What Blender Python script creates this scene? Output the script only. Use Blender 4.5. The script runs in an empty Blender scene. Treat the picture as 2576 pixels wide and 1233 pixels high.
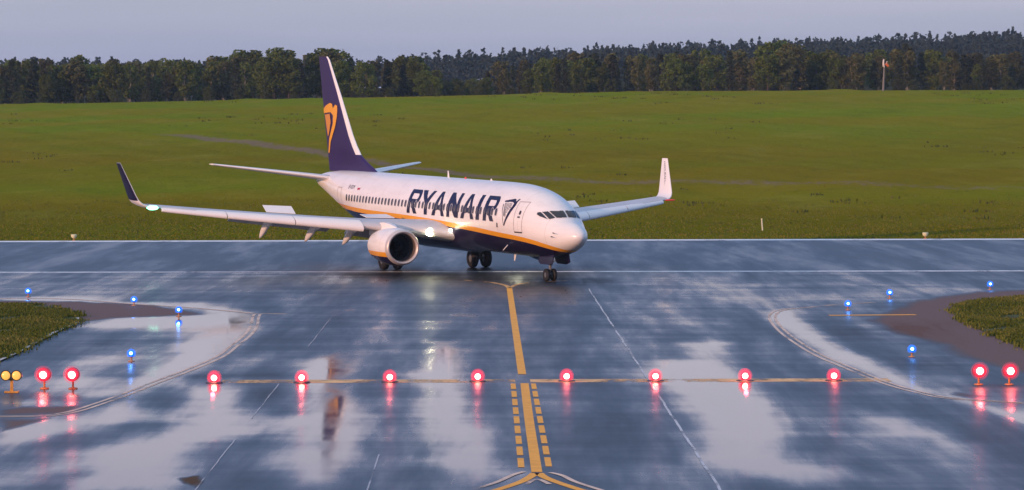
import bpy, math, random
import numpy as np
from mathutils import Matrix, Vector

sc = bpy.context.scene
COL = sc.collection
random.seed(7)
RNG = np.random.default_rng(11)

# ------------------------------------------------------------------ camera
CAM_H, PITCH, ROLL = 9.235, 0.0425166, -0.00142727
cam_d = bpy.data.cameras.new('camera')
cam = bpy.data.objects.new('camera', cam_d)
COL.objects.link(cam)
cam_d.sensor_width = 36.0
cam_d.lens = 7851.6 / 2575.0 * 36.0
cam_d.clip_start, cam_d.clip_end = 0.5, 12000.0
_f = Vector((0, math.cos(PITCH), -math.sin(PITCH)))
_u = Vector((0, math.sin(PITCH), math.cos(PITCH)))
_r = Vector((1, 0, 0))
_R = _r * math.cos(ROLL) + _u * math.sin(ROLL)
_U = -_r * math.sin(ROLL) + _u * math.cos(ROLL)
cam.matrix_world = Matrix(((_R.x, _U.x, -_f.x, 0), (_R.y, _U.y, -_f.y, 0), (_R.z, _U.z, -_f.z, CAM_H), (0, 0, 0, 1)))
sc.camera = cam

# ------------------------------------------------------------------ light
SUN_EL = math.radians(10.5)
SUN_AZ = math.atan2(-0.76, -0.65)          # from +Y towards +X: low sun behind the camera, to the left
S = Vector((math.sin(SUN_AZ) * math.cos(SUN_EL), math.cos(SUN_AZ) * math.cos(SUN_EL), math.sin(SUN_EL)))
sun_d = bpy.data.lights.new('sun', 'SUN')
sun_d.energy = 3.3
sun_d.color = (1.0, 0.545, 0.345)
sun_d.angle = math.radians(0.6)
sun = bpy.data.objects.new('sun', sun_d)
COL.objects.link(sun)
sun.rotation_euler = S.to_track_quat('Z', 'Y').to_euler()

world = bpy.data.worlds.new('World')
sc.world = world
world.use_nodes = True
wn, wl = world.node_tree.nodes, world.node_tree.links
wn.clear()
w_out = wn.new('ShaderNodeOutputWorld')
w_sky = wn.new('ShaderNodeTexSky')
w_sky.sky_type = 'NISHITA'
w_sky.sun_disc = False
w_sky.sun_elevation = SUN_EL
w_sky.sun_rotation = SUN_AZ
w_sky.air_density, w_sky.dust_density = 1.2, 2.0
w_b1 = wn.new('ShaderNodeBackground')
w_b1.inputs['Strength'].default_value = 0.10
wl.new(w_sky.outputs['Color'], w_b1.inputs['Color'])
w_tc = wn.new('ShaderNodeTexCoord')
w_sep = wn.new('ShaderNodeSeparateXYZ')
wl.new(w_tc.outputs['Generated'], w_sep.inputs[0])
w_map = wn.new('ShaderNodeMapping')
w_map.inputs['Scale'].default_value = (4.0, 4.0, 55.0)
wl.new(w_tc.outputs['Generated'], w_map.inputs['Vector'])
w_noise = wn.new('ShaderNodeTexNoise')
w_noise.inputs['Scale'].default_value = 1.0
w_noise.inputs['Detail'].default_value = 5.0
w_noise.inputs['Roughness'].default_value = 0.5
wl.new(w_map.outputs['Vector'], w_noise.inputs['Vector'])
w_ramp = wn.new('ShaderNodeValToRGB')       # cloud deck by height above the horizon
w_ramp.color_ramp.interpolation = 'B_SPLINE'
SKY_STOPS = [(0.0, (.40, .40, .62)), (.03, (.39, .445, .58)), (.075, (.93, .84, .96)), (.14, (.68, .66, .86)),
             (.20, (.07, .28, .74)), (.46, (.07, .28, .72)), (.75, (.72, .80, .95)), (1.0, (.82, .88, 1.0))]
_e = w_ramp.color_ramp.elements
while len(_e) < len(SKY_STOPS):
    _e.new(0.5)
for i, (p_, c_) in enumerate(SKY_STOPS):
    _e[i].position = p_
    _e[i].color = (*c_, 1)
wl.new(w_sep.outputs['Z'], w_ramp.inputs['Fac'])
w_mul = wn.new('ShaderNodeMix')
w_mul.data_type = 'RGBA'
w_mul.blend_type = 'MULTIPLY'
w_mul.inputs['Factor'].default_value = 1.0
wl.new(w_ramp.outputs['Color'], w_mul.inputs['A'])
w_r2 = wn.new('ShaderNodeValToRGB')
w_r2.color_ramp.elements[0].position, w_r2.color_ramp.elements[0].color = .3, (.90, .93, .95, 1)
w_r2.color_ramp.elements[1].position, w_r2.color_ramp.elements[1].color = .7, (1.09, 1.06, 1.05, 1)
wl.new(w_noise.outputs['Fac'], w_r2.inputs['Fac'])
wl.new(w_r2.outputs['Color'], w_mul.inputs['B'])
w_b2 = wn.new('ShaderNodeBackground')
w_b2.inputs['Strength'].default_value = 1.0
wl.new(w_mul.outputs['Result'], w_b2.inputs['Color'])
w_mix = wn.new('ShaderNodeMixShader')
w_mix.inputs[0].default_value = 0.88        # mostly overcast
wl.new(w_b1.outputs[0], w_mix.inputs[1])
wl.new(w_b2.outputs[0], w_mix.inputs[2])
wl.new(w_mix.outputs[0], w_out.inputs['Surface'])

sc.view_settings.view_transform = 'Standard'
sc.view_settings.look = 'None'
sc.view_settings.exposure = 0.0
sc.view_settings.gamma = 1.0
sc.render.engine = 'CYCLES'
sc.cycles.max_bounces = 6
sc.cycles.volume_bounces = 0
sc.cycles.sample_clamp_indirect = 6.0
sc.cycles.use_denoising = True

# ------------------------------------------------------------------ helpers
def tag(o, label=None, cat=None, group=None, kind=None):
    if label: o['label'] = label
    if cat: o['category'] = cat
    if group: o['group'] = group
    if kind: o['kind'] = kind
    return o

def empty(name, loc=(0, 0, 0), rz=0.0):
    o = bpy.data.objects.new(name, None)
    COL.objects.link(o)
    o.location = loc
    o.rotation_euler = (0, 0, rz)
    o.empty_display_size = 0.3
    return o

class MB:
    """Collects faces of one mesh (with material slots)."""
    def __init__(s):
        s.v, s.f, s.m = [], [], []
    def add(s, vs, fs, m=0):
        b = len(s.v)
        s.v += [tuple(map(float, p)) for p in vs]
        s.f += [tuple(i + b for i in f) for f in fs]
        s.m += [m] * len(fs)
    def box(s, c, d, m=0, rz=0.0, taper=1.0):
        x, y, z = d[0] / 2, d[1] / 2, d[2] / 2
        P = [(-x, -y, -z), (x, -y, -z), (x, y, -z), (-x, y, -z),
             (-x * taper, -y * taper, z), (x * taper, -y * taper, z), (x * taper, y * taper, z), (-x * taper, y * taper, z)]
        cr, sr = math.cos(rz), math.sin(rz)
        P = [(c[0] + a * cr - b * sr, c[1] + a * sr + b * cr, c[2] + q) for a, b, q in P]
        s.add(P, [(3, 2, 1, 0), (4, 5, 6, 7), (0, 1, 5, 4), (1, 2, 6, 5), (2, 3, 7, 6), (3, 0, 4, 7)], m)
    def tube(s, p0, p1, r0, r1=None, n=12, m=0, caps=True):
        r1 = r0 if r1 is None else r1
        p0, p1 = Vector(p0), Vector(p1)
        d = (p1 - p0).normalized()
        a = d.orthogonal().normalized()
        b = d.cross(a)
        vs = []
        for p, r in ((p0, r0), (p1, r1)):
            for i in range(n):
                t = 2 * math.pi * i / n
                vs.append(p + (a * math.cos(t) + b * math.sin(t)) * r)
        fs = [(i, (i + 1) % n, n + (i + 1) % n, n + i) for i in range(n)]
        if caps:
            fs += [tuple(range(n - 1, -1, -1)), tuple(range(n, 2 * n))]
        s.add(vs, fs, m)
    def lathe(s, prof, origin, axis=(0, 0, 1), n=24, m=0):
        """prof: (distance along axis, radius)"""
        o, d = Vector(origin), Vector(axis).normalized()
        a = d.orthogonal().normalized()
        b = d.cross(a)
        vs, fs = [], []
        for h, r in prof:
            for i in range(n):
                t = 2 * math.pi * i / n
                vs.append(o + d * h + (a * math.cos(t) + b * math.sin(t)) * max(r, 1e-4))
        for k in range(len(prof) - 1):
            for i in range(n):
                j = (i + 1) % n
                fs.append((k * n + i, k * n + j, (k + 1) * n + j, (k + 1) * n + i))
        s.add(vs, fs, m)
    def rings(s, rings, m=0, cap0=True, cap1=True, mfun=None):
        n = len(rings[0])
        vs = [p for r in rings for p in r]
        b = len(s.v)
        s.v += [tuple(map(float, p)) for p in vs]
        for k in range(len(rings) - 1):
            for i in range(n):
                j = (i + 1) % n
                s.f.append((b + k * n + i, b + k * n + j, b + (k + 1) * n + j, b + (k + 1) * n + i))
                s.m.append(mfun(k, i) if mfun else m)
        if cap0:
            s.f.append(tuple(b + i for i in range(n - 1, -1, -1)))
            s.m.append(m)
        if cap1:
            s.f.append(tuple(b + (len(rings) - 1) * n + i for i in range(n)))
            s.m.append(m)
    def build(s, name, mats, parent=None, smooth=False, angle=None):
        me = bpy.data.meshes.new(name)
        me.from_pydata(s.v, [], s.f)
        for mt in (mats if isinstance(mats, (list, tuple)) else [mats]):
            me.materials.append(mt)
        if any(s.m):
            me.polygons.foreach_set('material_index', s.m)
        if smooth:
            me.polygons.foreach_set('use_smooth', [True] * len(s.f))
            if angle:
                me.set_sharp_from_angle(angle=math.radians(angle))
        me.update()
        o = bpy.data.objects.new(name, me)
        COL.objects.link(o)
        if parent: o.parent = parent
        return o

def attr(o, name, vals):
    a = o.data.attributes.new(name, 'FLOAT', 'POINT')
    a.data.foreach_set('value', np.asarray(vals, dtype=np.float32))

def copy_tree(o, parent=None):
    c = o.copy()
    COL.objects.link(c)
    if parent: c.parent = parent
    for ch in o.children:
        copy_tree(ch, c)
    return c

def in_poly(px_, py_, poly):
    px_, py_ = np.asarray(px_, float), np.asarray(py_, float)
    r = np.zeros(px_.shape, bool)
    n = len(poly)
    for i in range(n):
        x0, y0 = poly[i]
        x1, y1 = poly[(i + 1) % n]
        if y0 == y1: continue
        c = ((y0 > py_) != (y1 > py_)) & (px_ < (x1 - x0) * (py_ - y0) / (y1 - y0) + x0)
        r ^= c
    return r

def sdf_poly(px_, py_, poly, ysc=1.0):
    """signed distance, positive inside; ysc shrinks the y axis"""
    P = [(a, b * ysc) for a, b in poly]
    py2 = py_ * ysc
    d = np.full(px_.shape, 1e9)
    for i in range(len(P)):
        x0, y0 = P[i]
        x1, y1 = P[(i + 1) % len(P)]
        dx, dy = x1 - x0, y1 - y0
        L2 = dx * dx + dy * dy + 1e-12
        t = np.clip(((px_ - x0) * dx + (py2 - y0) * dy) / L2, 0, 1)
        d = np.minimum(d, np.hypot(px_ - x0 - t * dx, py2 - y0 - t * dy))
    return np.where(in_poly(px_, py2, P), d, -d)

# ------------------------------------------------------------------ materials
def mat(name, col=(.5, .5, .5), rough=.6, metal=0.0, emit=None, estr=0.0, noise=0.0, nscale=4.0, coat=0.0, spec=.5):
    m = bpy.data.materials.new(name)
    m.use_nodes = True
    nt = m.node_tree
    b = nt.nodes['Principled BSDF']
    b.inputs['Base Color'].default_value = (*col, 1)
    b.inputs['Roughness'].default_value = rough
    b.inputs['Metallic'].default_value = metal
    b.inputs['Coat Weight'].default_value = coat
    b.inputs['Specular IOR Level'].default_value = spec
    if emit:
        b.inputs['Emission Color'].default_value = (*emit, 1)
        b.inputs['Emission Strength'].default_value = estr
    if noise:
        tc = nt.nodes.new('ShaderNodeTexCoord')
        n = nt.nodes.new('ShaderNodeTexNoise')
        n.inputs['Scale'].default_value = nscale
        n.inputs['Detail'].default_value = 6
        nt.links.new(tc.outputs['Object'], n.inputs['Vector'])
        r = nt.nodes.new('ShaderNodeValToRGB')
        r.color_ramp.elements[0].position = .3
        r.color_ramp.elements[1].position = .7
        r.color_ramp.elements[0].color = (*[c * (1 - noise) for c in col], 1)
        r.color_ramp.elements[1].color = (*[min(1, c * (1 + noise)) for c in col], 1)
        nt.links.new(n.outputs['Fac'], r.inputs['Fac'])
        nt.links.new(r.outputs['Color'], b.inputs['Base Color'])
    return m

class NT:
    """tiny node-graph helper"""
    def __init__(s, m):
        s.m = m
        s.n, s.l = m.node_tree.nodes, m.node_tree.links
        s.b = s.n['Principled BSDF']
    def put(s, sock, v):
        if hasattr(v, 'is_linked') or isinstance(v, bpy.types.NodeSocket): s.l.new(v, sock)
        elif isinstance(v, tuple) and len(v) == 3 and sock.type == 'RGBA': sock.default_value = (*v, 1)
        else: sock.default_value = v
    def math(s, op, a, b=0.0, c=0.0, clamp=False):
        x = s.n.new('ShaderNodeMath')
        x.operation = op
        x.use_clamp = clamp
        s.put(x.inputs[0], a); s.put(x.inputs[1], b); s.put(x.inputs[2], c)
        return x.outputs[0]
    def mix(s, f, a, b):
        x = s.n.new('ShaderNodeMix')
        x.data_type = 'RGBA'
        s.put(x.inputs['Factor'], f); s.put(x.inputs['A'], a); s.put(x.inputs['B'], b)
        return x.outputs['Result']
    def attr(s, name):
        x = s.n.new('ShaderNodeAttribute')
        x.attribute_name = name
        return x.outputs['Fac']
    def coords(s, scale=(1, 1, 1), kind='Object'):
        t = s.n.new('ShaderNodeTexCoord')
        x = s.n.new('ShaderNodeMapping')
        x.inputs['Scale'].default_value = scale
        s.l.new(t.outputs[kind], x.inputs['Vector'])
        return x.outputs['Vector']
    def noise(s, vec, scale, detail=4.0, rough=.55, dist=0.0):
        x = s.n.new('ShaderNodeTexNoise')
        x.inputs['Scale'].default_value = scale
        x.inputs['Detail'].default_value = detail
        x.inputs['Roughness'].default_value = rough
        x.inputs['Distortion'].default_value = dist
        s.l.new(vec, x.inputs['Vector'])
        return x.outputs['Fac']
    def step(s, v, lo, hi):
        x = s.n.new('ShaderNodeMapRange')
        x.interpolation_type = 'SMOOTHSTEP'
        s.put(x.inputs['Value'], v); s.put(x.inputs['From Min'], lo); s.put(x.inputs['From Max'], hi)
        return x.outputs['Result']
    def bump(s, h, strength=.3, dist=.05):
        x = s.n.new('ShaderNodeBump')
        x.inputs['Strength'].default_value = strength
        x.inputs['Distance'].default_value = dist
        s.l.new(h, x.inputs['Height'])
        s.l.new(x.outputs['Normal'], s.b.inputs['Normal'])

def make_asphalt(name, dry, use_attr):
    m = mat(name, dry, .4)
    g = NT(m)
    big = g.noise(g.coords((.30, .028, 1)), 1.0, 5, .6, .35)
    mid = g.noise(g.coords((.95, .10, 1)), 1.0, 5, .58)
    cross = g.noise(g.coords((.10, .35, 1)), 1.0, 4, .55)
    fine = g.noise(g.coords((14, 14, 14)), 1.0, 3, .7)
    if use_attr:
        w = g.attr('wet')
        br, mu = g.attr('gravel'), g.attr('mud')
        w = g.math('ADD', w, g.math('MULTIPLY', g.math('SUBTRACT', big, .5), .95))
        w = g.math('ADD', w, g.math('MULTIPLY', g.math('SUBTRACT', mid, .5), .48))
        w = g.math('ADD', w, g.math('MULTIPLY', g.math('SUBTRACT', cross, .5), .45))
        wet = g.step(w, .14, .92)
        dark_patch = g.step(g.math('ADD', g.attr('dark_patch'), g.math('MULTIPLY', g.math('SUBTRACT', mid, .5), .9)), .15, 1.0)
        dark_patch = g.math('MULTIPLY', dark_patch, g.math('SUBTRACT', 1.0, wet))
        grav = g.step(g.math('ADD', br, g.math('MULTIPLY', g.math('SUBTRACT', mid, .5), .48)), .3, .62)
        mud = g.step(g.math('ADD', mu, g.math('MULTIPLY', g.math('SUBTRACT', mid, .5), 1.2)), .35, .7)
        wet = g.math('MULTIPLY', wet, g.math('SUBTRACT', 1.0, g.math('MULTIPLY', grav, .9)))
        wet = g.math('MULTIPLY', wet, g.math('SUBTRACT', 1.0, mud))
        lane = g.noise(g.coords((.16, .002, 1)), 1.0, 2, .5)
        dry = g.mix(g.step(lane, .42, .60), tuple(c * .7 for c in dry), tuple(c * 1.25 for c in dry))
        col = g.mix(g.math('MULTIPLY', fine, .8), dry, (.034, .046, .062))
        col = g.mix(wet, col, (.012, .018, .027))
        col = g.mix(dark_patch, col, (.017, .014, .017))
        col = g.mix(grav, col, g.mix(fine, (.11, .065, .06), (.20, .135, .125)))
        col = g.mix(mud, col, g.mix(mid, (.05, .025, .012), (.13, .07, .03)))
        g.put(g.b.inputs['Base Color'], col)
        rough = g.math('ADD', g.math('MULTIPLY', g.math('SUBTRACT', 1.0, wet), .46), .045)
        rough = g.math('ADD', rough, g.math('MULTIPLY', g.math('MAXIMUM', grav, mud), .3))
        g.put(g.b.inputs['Roughness'], rough)
        spec = g.math('SUBTRACT', .53, g.math('MULTIPLY', g.math('MAXIMUM', grav, mud), .4))
        spec = g.math('SUBTRACT', spec, g.math('MULTIPLY', dark_patch, .45))
        rough = g.math('ADD', rough, g.math('MULTIPLY', dark_patch, .12))
        g.put(g.b.inputs['Roughness'], rough)
        g.put(g.b.inputs['Specular IOR Level'], spec)
        x = g.n.new('ShaderNodeBump')
        x.inputs['Distance'].default_value = .004
        g.put(x.inputs['Strength'], g.math('MULTIPLY', g.math('SUBTRACT', 1.0, wet), .5))
        g.l.new(fine, x.inputs['Height'])
        g.l.new(x.outputs['Normal'], g.b.inputs['Normal'])
    else:
        w = g.math('ADD', g.math('MULTIPLY', big, .7), g.math('MULTIPLY', mid, .3))
        wet = g.step(w, .40, .66)
        g.put(g.b.inputs['Base Color'], g.mix(fine, dry, tuple(c * 1.7 for c in dry)))
        g.put(g.b.inputs['Roughness'], g.math('SUBTRACT', .46, g.math('MULTIPLY', wet, .18)))
    return m

M = {}
M['apron'] = make_asphalt('wet_asphalt_apron', (.016, .024, .036), True)
M['runway'] = make_asphalt('wet_asphalt_runway', (.015, .026, .040), False)
M['white_line'] = mat('worn_white_paint', (.82, .82, .82), .4, noise=.25, nscale=1.5)
M['orange_line'] = mat('yellow_orange_paint', (.93, .40, .04), .55, noise=.12, nscale=2.5, spec=.15)
M['pale_line'] = mat('worn_pale_paint', (.72, .50, .36), .5, noise=.25, nscale=1.2)
M['worn_line'] = mat('worn_ochre_paint', (.80, .44, .16), .5, noise=.3, nscale=1.1, spec=.25)
M['joint_faint'] = mat('grey_joint_sealant', (.16, .18, .22), .22, noise=.4, nscale=.9)
M['joint'] = mat('pale_joint_sealant', (.30, .33, .38), .2, noise=.4, nscale=.9)
def worn(m, keep, scale):
    """paint partly rubbed away: the pavement shows through"""
    g = NT(m)
    out = [n for n in g.n if n.type == 'OUTPUT_MATERIAL'][0]
    t = g.n.new('ShaderNodeBsdfTransparent')
    x = g.n.new('ShaderNodeMixShader')
    n = g.noise(g.coords((scale, scale * .35, scale)), 1.0, 5, .7)
    g.put(x.inputs[0], g.step(n, .62 - keep * .4, .80 - keep * .4))
    g.l.new(t.outputs[0], x.inputs[1]); g.l.new(g.b.outputs[0], x.inputs[2])
    g.l.new(x.outputs[0], out.inputs['Surface'])
for k_, kp_, sc_ in (('worn_line', .62, .45), ('joint', .66, .6), ('joint_faint', .7, .6), ('pale_line', .75, 1.0), ('white_line', .85, .35)): worn(M[k_], kp_, sc_)
M['white'] = mat('gloss_white_paint', (.82, .80, .79), .28, noise=.03, nscale=.7, coat=.15)
M['grey'] = mat('light_grey_paint', (.52, .52, .55), .42, noise=.08, nscale=.8)
M['navy'] = mat('navy_paint', (.012, .006, .038), .35, spec=.3)
M['yellow'] = mat('yellow_paint', (.80, .36, .02), .3)
M['gold'] = mat('dark_gold_paint', (.52, .22, .03), .35)
M['metal'] = mat('bare_metal', (.55, .53, .52), .28, metal=1.0)
M['darkmetal'] = mat('dark_metal', (.07, .07, .075), .45, metal=.6)
M['steel'] = mat('strut_steel', (.22, .22, .23), .45, metal=.6)
M['rubber'] = mat('tyre_rubber', (.012, .012, .013), .7)
M['black'] = mat('black_plastic', (.015, .015, .016), .45)
M['glass'] = mat('cockpit_glass', (.02, .022, .03), .05)
M['pane'] = mat('cabin_window_pane', (.045, .03, .035), .12)
M['line_grey'] = mat('panel_line', (.34, .30, .30), .5)
M['inlet'] = mat('inlet_liner', (.16, .13, .12), .5, metal=.3)
M['landing_lamp'] = mat('landing_lamp_glass', (1, 1, 1), .1, emit=(1.0, .95, .60), estr=45)
M['turnoff_lamp'] = mat('turnoff_lamp_glass', (1, 1, 1), .1, emit=(1.0, .96, .80), estr=5)
M['green_lamp'] = mat('green_lamp_glass', (.1, .8, .4), .1, emit=(.25, 1.0, .62), estr=5)
M['red_nav'] = mat('red_lamp_glass', (.8, .05, .05), .1, emit=(1, .08, .05), estr=.12)
M['red_core'] = mat('lit_red_lamp_core', (1, .3, .3), .2, emit=(1.0, .30, .22), estr=24)
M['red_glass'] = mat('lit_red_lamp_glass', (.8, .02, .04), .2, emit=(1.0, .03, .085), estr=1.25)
def halo_mat(name, col, strength, keep):
    """glowing see-through shell that imitates the halo round a lit lamp"""
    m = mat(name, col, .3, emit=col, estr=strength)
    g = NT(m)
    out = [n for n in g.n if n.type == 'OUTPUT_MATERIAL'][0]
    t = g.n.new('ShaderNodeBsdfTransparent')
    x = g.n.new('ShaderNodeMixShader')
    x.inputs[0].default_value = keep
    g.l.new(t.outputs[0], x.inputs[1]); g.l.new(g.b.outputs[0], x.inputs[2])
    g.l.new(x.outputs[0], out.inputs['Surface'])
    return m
M['red_halo'] = halo_mat('red_halo_shell', (1.0, .05, .11), 1.1, .32)  # glowing shells added round the lamps as a soft halo, no real glass
M['red_outer_halo'] = halo_mat('red_outer_halo_shell', (1.0, .05, .12), .9, .16)
M['blue_halo'] = halo_mat('blue_halo_shell', (.02, .22, 1.0), .9, .3)
M['blue_core'] = mat('lit_blue_lamp_core', (.3, .6, 1), .2, emit=(.32, .80, 1.0), estr=9)
M['blue_glass'] = mat('lit_blue_lamp_glass', (.02, .1, .8), .2, emit=(.01, .16, 1.0), estr=.9)
M['amber_lamp'] = mat('amber_lamp_glass', (.85, .45, .1), .2, emit=(1.0, .50, .10), estr=.75)
M['amber_paint'] = mat('amber_frame_paint', (.65, .30, .05), .5, noise=.2, nscale=8)
M['lamp_base'] = mat('lamp_base_orange', (.55, .22, .06), .5)
M['cream'] = mat('cream_lamp_body', (.75, .70, .42), .5)
M['post_white'] = mat('pale_post_paint', (.72, .70, .52), .5)
M['galv'] = mat('galvanised_pole', (.16, .15, .14), .6)
M['sock_orange'] = mat('windsock_orange', (.70, .16, .04), .7)
M['sock_white'] = mat('windsock_white', (.80, .72, .66), .7)

# ------------------------------------------------------------------ ground
KY = [-5000, 226, 236, 300, 400, 500, 600, 640, 700, 800, 1000, 1300, 1500, 1900, 5000.]
KZ = [-.06, -.06, 0, 1.0, 4.0, 8.4, 12.5, 13.5, 12.6, 11.5, 15, 19, 21, 22, 22.]
def sm(t): return t * t * (3 - 2 * t)
def tz(X, Y):
    X, Y = np.asarray(X, float), np.asarray(Y, float)
    k = np.interp(X, [-110, -15, 30, 110], [-.2, -.07, 0, .01])
    m = 1 + k * (1 - sm(np.clip((Y - 700) / 200, 0, 1)))
    h = sm(np.clip((Y - 850) / 600, 0, 1)) * np.interp(X, [-400, -60, 0, 250, 500], [0, 0, 5, 15, 17])
    return np.interp(Y, KY, KZ) * m + h

def grid_obj(name, xs, ys, zf, m):
    xs, ys = np.asarray(xs), np.asarray(ys)
    X, Y = np.meshgrid(xs, ys)
    Z = zf(X, Y)
    nx, ny = len(xs), len(ys)
    co = np.stack([X, Y, Z], -1).reshape(-1, 3)
    i = (np.arange(ny - 1)[:, None] * nx + np.arange(nx - 1)[None, :]).ravel()
    q = np.stack([i, i + 1, i + 1 + nx, i + nx], -1)
    me = bpy.data.meshes.new(name)
    me.vertices.add(len(co)); me.vertices.foreach_set('co', co.ravel())
    me.loops.add(q.size); me.loops.foreach_set('vertex_index', q.ravel())
    me.polygons.add(len(q)); me.polygons.foreach_set('loop_start', np.arange(len(q)) * 4)
    me.polygons.foreach_set('use_smooth', np.ones(len(q), bool))
    me.materials.append(m)
    me.update(); me.validate()
    o = bpy.data.objects.new(name, me)
    COL.objects.link(o)
    return o, X, Y

PATH = [(-75, 500), (-54.4, 472), (-42, 449), (-32, 428), (-24.4, 408), (-16, 382), (-8.6, 359), (0, 343), (11, 333), (29.6, 326), (51, 312), (80, 296)]
gm = mat('grass_field', (.15, .16, .03), .9, spec=0.0)
g = NT(gm)
n1 = g.noise(g.coords((.013, .024, .02)), 1.0, 4, .6, .4)
n2 = g.noise(g.coords((.09, .05, .1)), 1.0, 5, .65)
n3 = g.noise(g.coords((1.1, .35, 1)), 1.0, 4, .7)
n4 = g.noise(g.coords((.30, .16, .3)), 1.0, 6, .72, .5)
colg = g.mix(g.step(n1, .36, .62), (.142, .208, .008), (.196, .180, .010))
colg = g.mix(g.math('MULTIPLY', g.attr('tone'), .75), colg, (.172, .118, .008))
colg = g.mix(g.math('MULTIPLY', g.step(n2, .50, .72), .65), colg, (.225, .21, .03))
colg = g.mix(g.math('MULTIPLY', g.step(n2, .46, .28), .5), colg, (.11, .125, .010))
colg = g.mix(g.math('MULTIPLY', g.step(n3, .58, .75), .5), colg, (.10, .11, .010))
colg = g.mix(g.math('MULTIPLY', g.step(n4, .50, .70), .32), colg, (.205, .185, .022))
colg = g.mix(g.math('MULTIPLY', g.step(n4, .47, .30), .35), colg, (.075, .095, .008))
colg = g.mix(g.math('MULTIPLY', g.attr('lush'), .6), colg, (.105, .098, .006))
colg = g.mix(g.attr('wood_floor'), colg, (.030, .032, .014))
dirt = g.step(g.math('ADD', g.attr('dirt'), g.math('MULTIPLY', g.math('SUBTRACT', n3, .5), .9)), .35, .75)
colg = g.mix(g.math('MULTIPLY', dirt, .8), colg, g.mix(n3, (.16, .11, .09), (.24, .18, .14)))
g.put(g.b.inputs['Base Color'], colg)
g.bump(n3, .6, .25)
M['grass_field'] = gm
xs = np.concatenate([[-1500, -1100, -800, -500, -350, -250, -180], np.arange(-130, 131, 2.0), [180, 250, 350, 500, 800, 1100, 1500]])
ys = np.concatenate([[-180, -100, 60, 120, 180], np.arange(220, 660, 2.0), np.arange(660, 1000, 20), np.arange(1000, 2200, 60), [2600]])
def tzn(X, Y):
    ramp = np.clip((Y - 245) / 60, 0, 1)
    return tz(X, Y) + ramp * (Y < 640) * (.16 * np.sin(X * .11 + Y * .05) + .12 * np.sin(X * .31 - Y * .13 + 1) + .08 * np.sin(X * .73 + Y * .29))
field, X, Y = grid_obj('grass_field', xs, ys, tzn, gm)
tag(field, 'olive green grass field rising to the wood behind the runway', 'field', kind='structure')
yp = np.interp(X, [p[0] for p in PATH], [p[1] for p in PATH])
dd = np.exp(-((Y - yp) / np.where(X < -10, 6.5, 7.0)) ** 2) * np.interp(X, [-60, -50, -10, 5, 60, 80], [0, .8, .85, .6, .5, 0])
attr(field, 'dirt', dd.ravel())
attr(field, 'lush', np.interp(Y + 5 * np.sin(X * .07), [226, 250, 300], [1, .9, 0]).ravel())
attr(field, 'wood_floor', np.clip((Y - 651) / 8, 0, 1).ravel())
attr(field, 'tone', np.interp(Y + 9 * np.sin(X * .05) + 6 * np.sin(X * .13 + 2), [226, 240, 280, 310, 345, 400, 470, 560, 640], [.5, .7, .8, .4, .75, .8, .25, .1, .25]).ravel())

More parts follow.
